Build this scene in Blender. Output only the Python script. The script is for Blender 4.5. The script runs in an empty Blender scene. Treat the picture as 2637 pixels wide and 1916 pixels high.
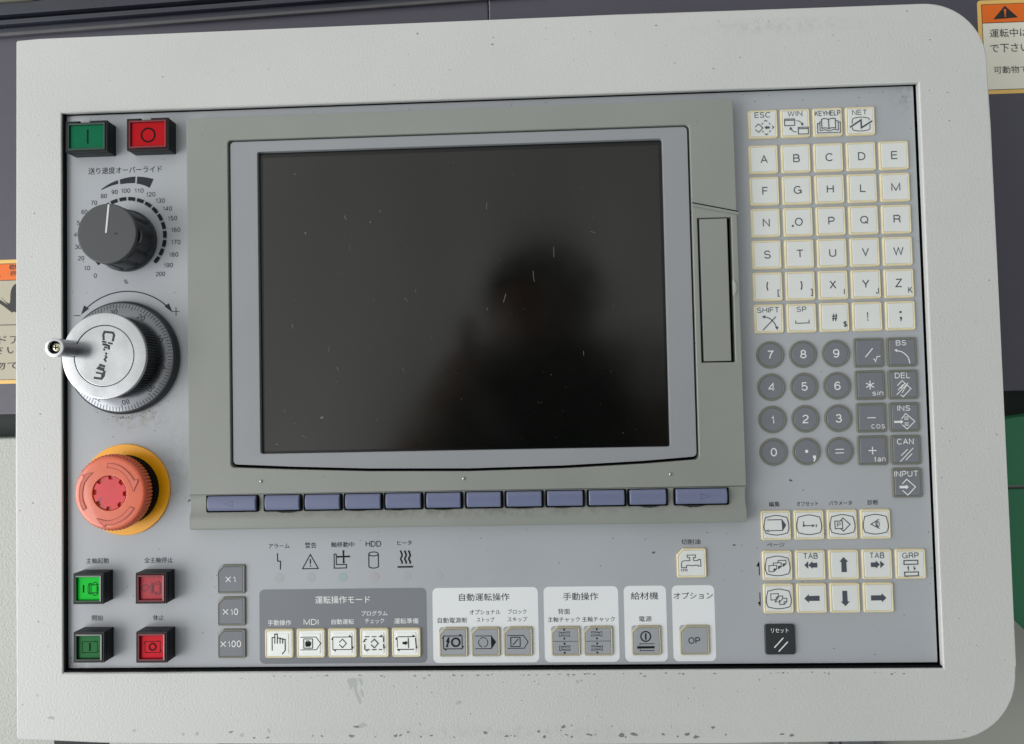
import bpy, bmesh, math, random
from mathutils import Vector, Matrix
random.seed(7)
U = 0.017                      # one key pitch of the keypad = 17 mm; all sizes below are in key pitches
S = bpy.context.scene
COL = S.collection
R_ = math.radians

# ------------------------------------------------------------------ camera
cam = bpy.data.cameras.new('camera'); camo = bpy.data.objects.new('camera', cam); COL.objects.link(camo)
RT = Matrix(((0.9991070847, -0.0203355840, -0.0370337312), (0.0217300417, 0.9990547383, 0.0376488412),
             (0.0362331134, -0.0384199685, 0.9986045601))).transposed()
CAM = Vector((-7.195, -7.342, 22.474))
camo.matrix_world = Matrix.Translation(CAM * U) @ RT.to_4x4()
cam.sensor_width = 36; cam.lens = 25.2; cam.clip_start = 0.01; cam.clip_end = 100
cam.dof.use_dof = True; cam.dof.focus_distance = 22.3 * U; cam.dof.aperture_fstop = 14
S.camera = camo
# ------------------------------------------------------------------ surroundings and lamps
W = bpy.data.worlds.new('World'); S.world = W; W.use_nodes = True
nt = W.node_tree; nt.nodes.clear()
wo = nt.nodes.new('ShaderNodeOutputWorld'); bg = nt.nodes.new('ShaderNodeBackground')
tc = nt.nodes.new('ShaderNodeTexCoord'); mp = nt.nodes.new('ShaderNodeMapping'); mp.inputs['Scale'].default_value = (3.4, 0.7, 1.2)
nz = nt.nodes.new('ShaderNodeTexNoise'); nz.inputs['Scale'].default_value = 1.9; nz.inputs['Detail'].default_value = 1.0
def ramp(st):
    r = nt.nodes.new('ShaderNodeValToRGB')
    while len(r.color_ramp.elements) > 1: r.color_ramp.elements.remove(r.color_ramp.elements[0])
    r.color_ramp.elements[0].position = st[0][0]; r.color_ramp.elements[0].color = (*st[0][1], 1)
    for p, c in st[1:]: e = r.color_ramp.elements.new(p); e.color = (*c, 1)
    return r
def mul(a, b):
    m = nt.nodes.new('ShaderNodeMix'); m.data_type = 'RGBA'; m.blend_type = 'MULTIPLY'; m.inputs['Factor'].default_value = 1
    nt.links.new(a, m.inputs['A']); nt.links.new(b, m.inputs['B']); return m.outputs['Result']
rp = ramp([(0.42, (0.72, 0.74, 0.69)), (0.60, (0.99, 0.98, 0.97))])        # mottled workshop walls
sx = nt.nodes.new('ShaderNodeSeparateXYZ'); gx = nt.nodes.new('ShaderNodeMapRange'); gx.inputs[1].default_value = -1
gy = nt.nodes.new('ShaderNodeMapRange'); gy.inputs[1].default_value = -1
rx = ramp([(0.0, (1, 1, 1)), (0.30, (0.98, 0.98, 0.98)), (0.42, (0.62, 0.62, 0.62)), (0.62, (0.54, 0.54, 0.54)), (0.85, (0.22, 0.23, 0.24)), (1.0, (0.15, 0.16, 0.17))])   # windows on the left, dark machine hall on the right
ry = ramp([(0.0, (0.32, 0.50, 0.42)), (0.20, (0.90, 0.91, 0.93)), (0.5, (1, 1, 1)), (1.0, (0.8, 0.8, 0.82))])
nt.links.new(tc.outputs['Generated'], mp.inputs[0]); nt.links.new(mp.outputs[0], nz.inputs[0]); nt.links.new(nz.outputs[0], rp.inputs[0])
nt.links.new(tc.outputs['Generated'], sx.inputs[0]); nt.links.new(sx.outputs[0], gx.inputs[0]); nt.links.new(sx.outputs[1], gy.inputs[0])
nt.links.new(gx.outputs[0], rx.inputs[0]); nt.links.new(gy.outputs[0], ry.inputs[0])
nt.links.new(mul(mul(rp.outputs[0], rx.outputs[0]), ry.outputs[0]), bg.inputs[0]); nt.links.new(bg.outputs[0], wo.inputs[0])
bg.inputs[1].default_value = 1.38

def area(name, loc, target, sx, sy, power, col):
    l = bpy.data.lights.new(name, 'AREA'); l.shape = 'RECTANGLE'; l.size = sx; l.size_y = sy; l.energy = power; l.color = col
    o = bpy.data.objects.new(name, l); COL.objects.link(o); o.location = loc
    o.rotation_euler = (Vector(target) - Vector(loc)).to_track_quat('-Z', 'Y').to_euler()
PC = (-0.15, -0.11, 0)
area('window_light', (-1.75, -0.55, 0.95), PC, 1.3, 1.3, 21, (1.0, 0.99, 0.985))
area('upper_light', (0.1, 1.7, 1.5), PC, 1.4, 0.5, 1.5, (0.96, 1.0, 0.98))  # weak soft lamp from above
S.view_settings.view_transform = 'Standard'; S.view_settings.look = 'None'; S.view_settings.exposure = 0; S.view_settings.gamma = 1
S.cycles.max_bounces = 8

# ------------------------------------------------------------------ materials
def lin(c):
    c = c / 255
    return c / 12.92 if c <= 0.04045 else ((c + 0.055) / 1.055) ** 2.4
def mat(name, rgb, rough=0.5, metal=0.0, coat=0.0, bump=None, var=None, spec=0.5, emit=None, spots=None, aniso=0):
    m = bpy.data.materials.new(name); m.use_nodes = True; n = m.node_tree; b = n.nodes['Principled BSDF']
    c = (lin(rgb[0]), lin(rgb[1]), lin(rgb[2]), 1)
    b.inputs['Base Color'].default_value = c; b.inputs['Roughness'].default_value = rough; b.inputs['Metallic'].default_value = metal
    b.inputs['Coat Weight'].default_value = coat; b.inputs['Coat Roughness'].default_value = 0.06; b.inputs['Specular IOR Level'].default_value = spec
    t = n.nodes.new('ShaderNodeTexCoord')
    if var:                                     # var = (amount, scale): soft blotches of the colour, and of the gloss
        z = n.nodes.new('ShaderNodeTexNoise'); z.inputs['Scale'].default_value = var[1]; z.inputs['Detail'].default_value = 5; z.inputs['Roughness'].default_value = 0.6
        n.links.new(t.outputs['Object'], z.inputs[0])
        r = n.nodes.new('ShaderNodeMapRange'); r.inputs[1].default_value = 0.3; r.inputs[2].default_value = 0.7
        r.inputs[3].default_value = 1 - var[0]; r.inputs[4].default_value = 1 + var[0]
        n.links.new(z.outputs[0], r.inputs[0])
        h = n.nodes.new('ShaderNodeHueSaturation'); h.inputs['Color'].default_value = c
        n.links.new(r.outputs[0], h.inputs['Value']); last = h.outputs[0]
        r2 = n.nodes.new('ShaderNodeMapRange'); r2.inputs[1].default_value = 0.3; r2.inputs[2].default_value = 0.7
        r2.inputs[3].default_value = max(0.02, rough - 0.07); r2.inputs[4].default_value = min(1, rough + 0.07)
        n.links.new(z.outputs[0], r2.inputs[0]); n.links.new(r2.outputs[0], b.inputs['Roughness'])
        if spots:                               # spots = (scale, threshold, colour): fine dark specks of dirt
            v = n.nodes.new('ShaderNodeTexNoise'); v.inputs['Scale'].default_value = spots[0]; v.inputs['Detail'].default_value = 2
            n.links.new(t.outputs['Object'], v.inputs[0])
            k = n.nodes.new('ShaderNodeMapRange'); k.inputs[1].default_value = spots[1]; k.inputs[2].default_value = spots[1] + 0.05
            n.links.new(v.outputs[0], k.inputs[0])
            mx = n.nodes.new('ShaderNodeMix'); mx.data_type = 'RGBA'; mx.inputs['B'].default_value = (lin(spots[2][0]), lin(spots[2][1]), lin(spots[2][2]), 1)
            n.links.new(k.outputs[0], mx.inputs['Factor']); n.links.new(last, mx.inputs['A']); last = mx.outputs['Result']
        n.links.new(last, b.inputs['Base Color'])
    if bump:                                    # bump = (scale, strength, distance)
        z = n.nodes.new('ShaderNodeTexNoise'); z.inputs['Scale'].default_value = bump[0]; z.inputs['Detail'].default_value = 2.5
        n.links.new(t.outputs['Object'], z.inputs[0])
        u = n.nodes.new('ShaderNodeBump'); u.inputs['Strength'].default_value = bump[1]; u.inputs['Distance'].default_value = bump[2]
        n.links.new(z.outputs[0], u.inputs['Height']); n.links.new(u.outputs[0], b.inputs['Normal'])
    if emit:
        b.inputs['Emission Color'].default_value = (lin(emit[0]), lin(emit[1]), lin(emit[2]), 1); b.inputs['Emission Strength'].default_value = emit[3]
    return m
M = dict(
    frame=mat('grained_pale_grey_paint', (204, 205, 204), 0.38, bump=(900, 0.22, 0.0008), var=(0.035, 9), spots=(700, 0.755, (120, 120, 118))),
    face=mat('blue_grey_overlay_film', (172, 176, 182), 0.42, bump=(2500, 0.08, 0.0001), var=(0.04, 11), spots=(420, 0.765, (95, 95, 92))),
    dark=mat('black_gap', (10, 11, 13), 0.9, spec=0.1),  # shade of deep gaps and recesses put into the colour; also one scuff
    mattblack=mat('matt_black', (12, 14, 16), 0.8, spec=0.15, bump=(900, 0.3, 0.0004)),
    shell=mat('green_grey_plastic', (144, 147, 142), 0.40, bump=(3000, 0.06, 0.0001), var=(0.045, 14), spots=(500, 0.77, (90, 90, 82))),
    bezel=mat('satin_blue_grey_plastic', (149, 152, 157), 0.36, bump=(3500, 0.05, 0.0001), var=(0.035, 10)),
    glassrim=mat('black_glass_border', (8, 10, 11), 0.25, spec=0.5),
    glass=mat('dark_screen_glass', (8, 10, 7), 0.17, spec=0.75, var=(0.3, 9)),
    soft=mat('lavender_blue_plastic', (113, 120, 150), 0.33, bump=(2500, 0.06, 0.0001), var=(0.05, 60)),
    softmark=mat('lavender_blue_moulding', (98, 105, 138), 0.4),
    white=mat('white_key_film', (226, 229, 228), 0.36, var=(0.02, 60)),
    lit=mat('backlit_white_key', (236, 238, 236), 0.36, emit=(225, 235, 235, 0.10)),
    cream=mat('yellowed_key_rim', (227, 216, 180), 0.32, spec=0.3, coat=0.15, var=(0.08, 90)),
    dkey=mat('dark_grey_key_film', (119, 122, 130), 0.36, var=(0.03, 60)),
    drim=mat('olive_grey_key_rim', (118, 119, 108), 0.32, coat=0.3),
    gkey=mat('mid_grey_key_film', (160, 164, 170), 0.36, var=(0.02, 60)),
    grim=mat('tan_grey_key_rim', (172, 166, 140), 0.32, coat=0.3, var=(0.05, 90)),
    bkey=mat('near_black_key_film', (42, 46, 50), 0.36, var=(0.06, 60)),
    ink=mat('grey_print', (80, 86, 95), 0.6, spec=0.2),
    black=mat('black_print', (24, 27, 31), 0.6, spec=0.2),
    dkprint=mat('charcoal_print', (44, 49, 55), 0.6, spec=0.2),
    wprint=mat('white_print', (236, 238, 238), 0.45),
    modebg=mat('dark_grey_group_print', (124, 128, 135), 0.42, bump=(2500, 0.08, 0.0001), var=(0.03, 14)),
    whitebg=mat('white_group_print', (232, 235, 238), 0.42, bump=(2500, 0.08, 0.0001), var=(0.015, 14)),
    led=mat('grey_indicator_window', (168, 173, 177), 0.5), ledg=mat('greenish_indicator_window', (156, 175, 176), 0.5), ledr=mat('pinkish_indicator_window', (172, 171, 175), 0.5),
    ledring=mat('pale_indicator_edge', (190, 196, 198), 0.4),
    housing=mat('black_button_plastic', (17, 20, 26), 0.42, spec=0.3, bump=(1800, 0.2, 0.0002), var=(0.2, 80), spots=(900, 0.74, (90, 92, 94))),
    glens=mat('deep_green_lens', (0, 46, 34), 0.12, coat=0.5), gplate=mat('green_lamp_plate', (0, 104, 70), 0.4, spec=0.12, var=(0.06, 150)),
    glit=mat('bright_green_lamp_plate', (0, 172, 44), 0.4, spec=0.12, emit=(0, 205, 55, 0.22), var=(0.06, 200)), glens2=mat('dark_green_lens', (3, 58, 26), 0.12, coat=0.5),
    gdull=mat('dull_green_lamp_plate', (32, 108, 56), 0.4, spec=0.12, var=(0.08, 200)), glens3=mat('blackish_green_lens', (6, 26, 20), 0.10, coat=0.6),
    rlens=mat('deep_red_lens', (104, 0, 24), 0.12, coat=0.5), rplate=mat('red_lamp_plate', (180, 12, 24), 0.4, spec=0.12, var=(0.05, 150)),
    rplate2=mat('rosy_lamp_plate', (206, 24, 42), 0.4, spec=0.12, var=(0.06, 200)), rworn=mat('worn_pinkish_red_lamp_plate', (176, 56, 68), 0.5, spec=0.3, bump=(900, 0.5, 0.0003), var=(0.12, 260)),
    knobcap=mat('matt_dark_grey_cap', (70, 72, 75), 0.5, bump=(2500, 0.25, 0.0002), var=(0.05, 90)),
    knob=mat('black_knob_plastic', (40, 43, 49), 0.36, var=(0.15, 60)),
    line=mat('white_pointer_line', (214, 218, 220), 0.4),
    alu=mat('satin_aluminium', (182, 184, 188), 0.24, metal=1.0, bump=(1400, 0.03, 0.0001), var=(0.04, 60)),
    aludark=mat('darker_aluminium', (122, 125, 130), 0.24, metal=1.0, var=(0.08, 50)),
    alumid=mat('mid_grey_turned_steel', (200, 202, 206), 0.3, metal=1.0, var=(0.05, 60)),
    knurl=mat('black_knurled_aluminium', (120, 124, 128), 0.3, metal=0.9),
    engr=mat('black_engraving_paint', (34, 37, 40), 0.5),
    screw=mat('yellowish_steel', (196, 194, 172), 0.25, metal=1.0, bump=(1500, 0.2, 0.0002)),
    yellow=mat('amber_yellow_plastic', (255, 176, 0), 0.36, coat=0.2, var=(0.05, 45), spots=(480, 0.74, (110, 84, 30))),
    estop=mat('faded_salmon_plastic', (222, 100, 64), 0.30, coat=0.5, bump=(1600, 0.12, 0.0002), var=(0.05, 70)),
    estopd=mat('worn_red_plastic', (216, 102, 78), 0.45, var=(0.06, 70)),
    estopg=mat('engraved_red_edge', (140, 46, 34), 0.5),
    estopin=mat('scuffed_crimson_plastic', (214, 26, 42), 0.36, coat=0.4, var=(0.10, 110), spots=(130, 0.60, (150, 52, 60))),
    purple=mat('purple_grey_machine_paint', (79, 77, 90), 0.42, bump=(1100, 0.25, 0.0004), var=(0.05, 5)),
    rail=mat('navy_black_rail', (48, 51, 63), 0.4, var=(0.2, 20)), raill=mat('scuffed_steel_lip', (86, 85, 90), 0.5, var=(0.15, 60)),
    railc=mat('cream_cover', (160, 158, 142), 0.5),
    body=mat('light_grey_machine_paint', (176, 178, 173), 0.38, bump=(700, 0.4, 0.0008), var=(0.03, 8)),
    green=mat('green_cabinet_paint', (40, 122, 82), 0.45, var=(0.06, 6)), greend=mat('dark_green_opening', (26, 44, 42), 0.6),
    gcover=mat('mid_grey_cover_paint', (150, 151, 145), 0.5, var=(0.04, 9)),
    stedge=mat('yellow_sticker_border', (240, 196, 112), 0.45), storange=mat('orange_sticker_band', (240, 112, 20), 0.45),
    stshade=mat('shaded_white_sticker', (186, 180, 160), 0.5, var=(0.03, 20)),  # sticker white with the shade behind the panel put into its colour
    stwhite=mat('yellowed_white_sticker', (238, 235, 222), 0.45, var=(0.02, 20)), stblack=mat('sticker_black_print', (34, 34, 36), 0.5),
    chip=mat('exposed_grey_primer', (180, 184, 185), 0.6), chipd=mat('exposed_dark_metal', (136, 137, 137), 0.5, metal=0.3), speck=mat('dark_grit', (84, 83, 80), 0.7),
    dust=mat('pale_dust', (112, 114, 108), 0.8), grime=mat('black_grime', (38, 42, 40), 0.8, bump=(1500, 0.8, 0.0005)), oil=mat('brown_grease', (134, 124, 100), 0.6),
    coat=mat('navy_work_jacket', (20, 24, 42), 0.9, bump=(200, 0.4, 0.003)), skin=mat('skin', (124, 84, 72), 0.55), hair=mat('black_hair', (18, 16, 16), 0.6),
    phone=mat('phone_body', (22, 26, 40), 0.35), pants=mat('dark_trousers', (28, 30, 36), 0.9))

def stain(m, cx, cy, rx, ry, rgb, amt):
    n = m.node_tree; b = n.nodes['Principled BSDF']; src = b.inputs['Base Color'].links[0].from_socket
    t = n.nodes.new('ShaderNodeTexCoord'); p = n.nodes.new('ShaderNodeMapping'); p.inputs['Scale'].default_value = (1 / (rx * U), 1 / (ry * U), 0); p.inputs['Location'].default_value = (-cx / rx, -cy / ry, 0)
    l = n.nodes.new('ShaderNodeVectorMath'); l.operation = 'LENGTH'; z = n.nodes.new('ShaderNodeTexNoise'); z.inputs['Scale'].default_value = 260; z.inputs['Detail'].default_value = 6; z.inputs['Roughness'].default_value = 0.7
    n.links.new(t.outputs['Object'], p.inputs[0]); n.links.new(p.outputs[0], l.inputs[0]); n.links.new(t.outputs['Object'], z.inputs[0])
    r = n.nodes.new('ShaderNodeMapRange'); r.inputs[1].default_value = 1; r.inputs[2].default_value = 0.1; r.inputs[4].default_value = 1; n.links.new(l.outputs['Value'], r.inputs[0])
    q = n.nodes.new('ShaderNodeMapRange'); q.inputs[1].default_value = 0.42; q.inputs[2].default_value = 0.62; n.links.new(z.outputs[0], q.inputs[0])
    k = n.nodes.new('ShaderNodeMath'); k.operation = 'MULTIPLY'; n.links.new(r.outputs[0], k.inputs[0]); n.links.new(q.outputs[0], k.inputs[1])
    k2 = n.nodes.new('ShaderNodeMath'); k2.operation = 'MULTIPLY'; k2.inputs[1].default_value = amt; n.links.new(k.outputs[0], k2.inputs[0])
    x = n.nodes.new('ShaderNodeMix'); x.data_type = 'RGBA'; x.inputs['B'].default_value = (lin(rgb[0]), lin(rgb[1]), lin(rgb[2]), 1)
    n.links.new(k2.outputs[0], x.inputs['Factor']); n.links.new(src, x.inputs['A']); n.links.new(x.outputs['Result'], b.inputs['Base Color'])
stain(M['face'], -20.1, -7.65, 1.3, 0.6, (128, 116, 90), 0.6)
stain(M['face'], -18.6, -9.0, 0.8, 2.2, (140, 138, 128), 0.35)
stain(M['face'], -22.2, -15.4, 0.9, 0.7, (60, 58, 54), 0.7)
stain(M['face'], 4.5, 1.9, 0.7, 0.9, (110, 110, 108), 0.35)
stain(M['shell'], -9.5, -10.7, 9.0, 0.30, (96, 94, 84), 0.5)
stain(M['frame'], 0.6, 4.15, 3.2, 0.34, (176, 175, 172), 0.5)
stain(M['frame'], -8.0, -17.5, 9.0, 0.35, (178, 177, 172), 0.35)

# ------------------------------------------------------------------ object helpers
WP = {}                                          # world position (in pitches) of every parent
def link(o, parent, pos, label=None):
    pos = Vector(pos); COL.objects.link(o)
    if parent is not None:
        o.parent = parent; o.location = (pos - WP[parent.name]) * U
    else: o.location = pos * U
    WP[o.name] = pos
    if label: o['label'] = label
    return o
def empty(name, parent=None, pos=(0, 0, 0), label=None):
    o = bpy.data.objects.new(name, None); o.empty_display_size = 0.01
    return link(o, parent, pos, label)
def tag(o, label, cat, group=None, kind=None):
    if kind: o['kind'] = kind
    if label: o['label'] = label
    if cat: o['category'] = cat
    if group: o['group'] = group
    return o
def fin(bm, name, m, smooth=30, recalc=True):
    if recalc: bmesh.ops.recalc_face_normals(bm, faces=bm.faces[:])
    me = bpy.data.meshes.new(name); bm.transform(Matrix.Scale(U, 4)); bm.to_mesh(me); bm.free()
    if isinstance(m, (list, tuple)):
        for k in m: me.materials.append(M[k])
    else: me.materials.append(M[m])
    if smooth:
        for p in me.polygons: p.use_smooth = True
        me.set_sharp_from_angle(angle=R_(smooth))
    return me
def wn(o):
    w = o.modifiers.new('face_weighted_normals', 'WEIGHTED_NORMAL'); w.keep_sharp = True; w.weight = 100
    return o
def put(name, bm, m, parent=None, pos=(0, 0, 0), label=None, smooth=30, recalc=True):
    me = bm if isinstance(bm, bpy.types.Mesh) else fin(bm, name, m, smooth, recalc)
    o = bpy.data.objects.new(name, me)
    if smooth: wn(o)
    return link(o, parent, pos, label)

def rr(hw, hh, r, n=4, ch=0, cx=0, cy=0):        # rounded rectangle, ccw; ch = chamfer of the top left corner
    r = min(r, hw, hh); p = []
    for (sx, sy, a0) in ((1, 1, 0), (-1, 1, 90), (-1, -1, 180), (1, -1, 270)):
        if ch and (sx, sy) == (-1, 1):
            for i in range(n + 1):
                t = i / n; p.append((cx - hw + ch * (1 - t), cy + hh - ch * t))
            continue
        for i in range(n + 1):
            a = R_(a0 + 90 * i / n); p.append((cx + sx * (hw - r) + r * math.cos(a), cy + sy * (hh - r) + r * math.sin(a)))
    return p
def circ(r, n=48, cx=0, cy=0): return [(cx + r * math.cos(2 * math.pi * i / n), cy + r * math.sin(2 * math.pi * i / n)) for i in range(n)]
def gear(r1, r2, n, duty=0.5):
    p = []
    for i in range(n):
        a = 2 * math.pi * i / n; d = math.pi / n
        for (t, r) in ((-0.9, r1), (-0.55, r2), (0.05, r2), (0.4, r1)): p.append((r * math.cos(a + d * t), r * math.sin(a + d * t)))
    return p
def loft(bm, loops, cap0=False, cap1=True, mi=0):
    vs = [[bm.verts.new((x, y, z)) for (x, y) in lp] for (lp, z) in loops]
    n = len(vs[0])
    for a, b in zip(vs, vs[1:]):
        for i in range(n):
            f = bm.faces.new((a[i], a[(i + 1) % n], b[(i + 1) % n], b[i])); f.material_index = mi
    if cap0: bm.faces.new(vs[0][::-1]).material_index = mi
    if cap1: bm.faces.new(vs[-1]).material_index = mi
    return vs
def new(): return bmesh.new()
def box(bm, x0, x1, y0, y1, z0, z1, r=0.0, b=0.0):
    cx, cy, hw, hh = (x0 + x1) / 2, (y0 + y1) / 2, (x1 - x0) / 2, (y1 - y0) / 2
    f = lambda i: rr(hw - i, hh - i, max(r - i, 0.004), 3, 0, cx, cy)
    L = [(f(0), z0)]
    if b: L += [(f(0), z1 - b), (f(b * 0.3), z1 - b * 0.3), (f(b), z1)]
    else: L += [(f(0), z1)]
    loft(bm, L, True, True)
def prism(bm, poly, z0, z1, bev=0.0):
    a = [bm.verts.new((x, y, z0)) for x, y in poly]; b = [bm.verts.new((x, y, z1)) for x, y in poly]; n = len(poly)
    bm.faces.new(a[::-1]); top = bm.faces.new(b)
    for i in range(n): bm.faces.new((a[i], a[(i + 1) % n], b[(i + 1) % n], b[i]))
    if bev: bmesh.ops.bevel(bm, geom=top.edges[:], offset=bev, segments=2, affect='EDGES', profile=0.5)

def plate(outer, holes, z0, z1, bev=0.0, seg=3, hz=None):
    """flat plate with holes, thickness z0..z1, its front edges rounded"""
    c = bpy.data.curves.new('plate', 'CURVE'); c.dimensions = '2D'; c.fill_mode = 'FRONT'
    for lp in [outer] + holes:
        s = c.splines.new('POLY'); s.points.add(len(lp) - 1); s.use_cyclic_u = True
        for i, (x, y) in enumerate(lp): s.points[i].co = (x, y, 0, 1)
    o = bpy.data.objects.new('plate', c); COL.objects.link(o)
    me = bpy.data.meshes.new_from_object(o.evaluated_get(bpy.context.evaluated_depsgraph_get()))
    bm = new(); bm.from_mesh(me); bpy.data.objects.remove(o); bpy.data.curves.remove(c); bpy.data.meshes.remove(me)
    bmesh.ops.remove_doubles(bm, verts=bm.verts[:], dist=1e-5)
    for v in bm.verts: v.co.z = z1
    for f in bm.faces:
        f.normal_update()
        if f.normal.z < 0: f.normal_flip()
    edge = [e for e in bm.edges if len(e.link_faces) == 1]
    r = bmesh.ops.extrude_edge_only(bm, edges=edge)
    for v in [g for g in r['geom'] if isinstance(g, bmesh.types.BMVert)]:
        v.co.z = z0
        if hz is not None and any(abs(v.co.x - p[0]) + abs(v.co.y - p[1]) < 1e-3 for h in holes for p in h): v.co.z = hz
    if bev: bmesh.ops.bevel(bm, geom=edge, offset=bev, segments=seg, affect='EDGES', profile=0.5, clamp_overlap=False)
    return bm

# flat print: strokes, fills and lettering, each item a hair above the one before
_tc = {}
def textmesh(s):
    if s not in _tc:
        c = bpy.data.curves.new('lettering', 'FONT'); c.body = s; c.resolution_u = 3; c.offset = 0.004
        o = bpy.data.objects.new('lettering', c); COL.objects.link(o)
        me = bpy.data.meshes.new_from_object(o.evaluated_get(bpy.context.evaluated_depsgraph_get()))
        bpy.data.objects.remove(o); bpy.data.curves.remove(c)
        xs = [v.co.x for v in me.vertices]; ys = [v.co.y for v in me.vertices]
        _tc[s] = ([(v.co.x, v.co.y) for v in me.vertices], [tuple(p.vertices) for p in me.polygons], min(xs), max(xs), min(ys), max(ys))
        bpy.data.meshes.remove(me)
    return _tc[s]
def stroke(pts, w, closed=False):
    n = len(pts); L = []; Rr = []
    for i in range(n):
        p = Vector(pts[i]); a = Vector(pts[i - 1]) if (i > 0 or closed) else None; b = Vector(pts[(i + 1) % n]) if (i < n - 1 or closed) else None
        d1 = (p - a).normalized() if a is not None else None; d2 = (b - p).normalized() if b is not None else None
        if d1 is None: d1 = d2
        if d2 is None: d2 = d1
        n1 = Vector((-d1.y, d1.x)); n2 = Vector((-d2.y, d2.x)); m = n1 + n2
        if m.length < 1e-3: m = n1.copy()
        m.normalize(); k = min(1 / max(m.dot(n1), 0.3), 2.2) * w / 2
        L.append(p + m * k); Rr.append(p - m * k)
    q = [(L[i], L[(i + 1) % n], Rr[(i + 1) % n], Rr[i]) for i in range(n if closed else n - 1)]
    return q
def _a(cx, cy, rx, ry, a0, a1, n=9): return [(cx + rx * math.cos(math.radians(a0 + (a1 - a0) * i / n)), cy + ry * math.sin(math.radians(a0 + (a1 - a0) * i / n))) for i in range(n + 1)]
O_ = [_a(.36, .5, .36, .5, 0, 360, 28)]
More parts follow.
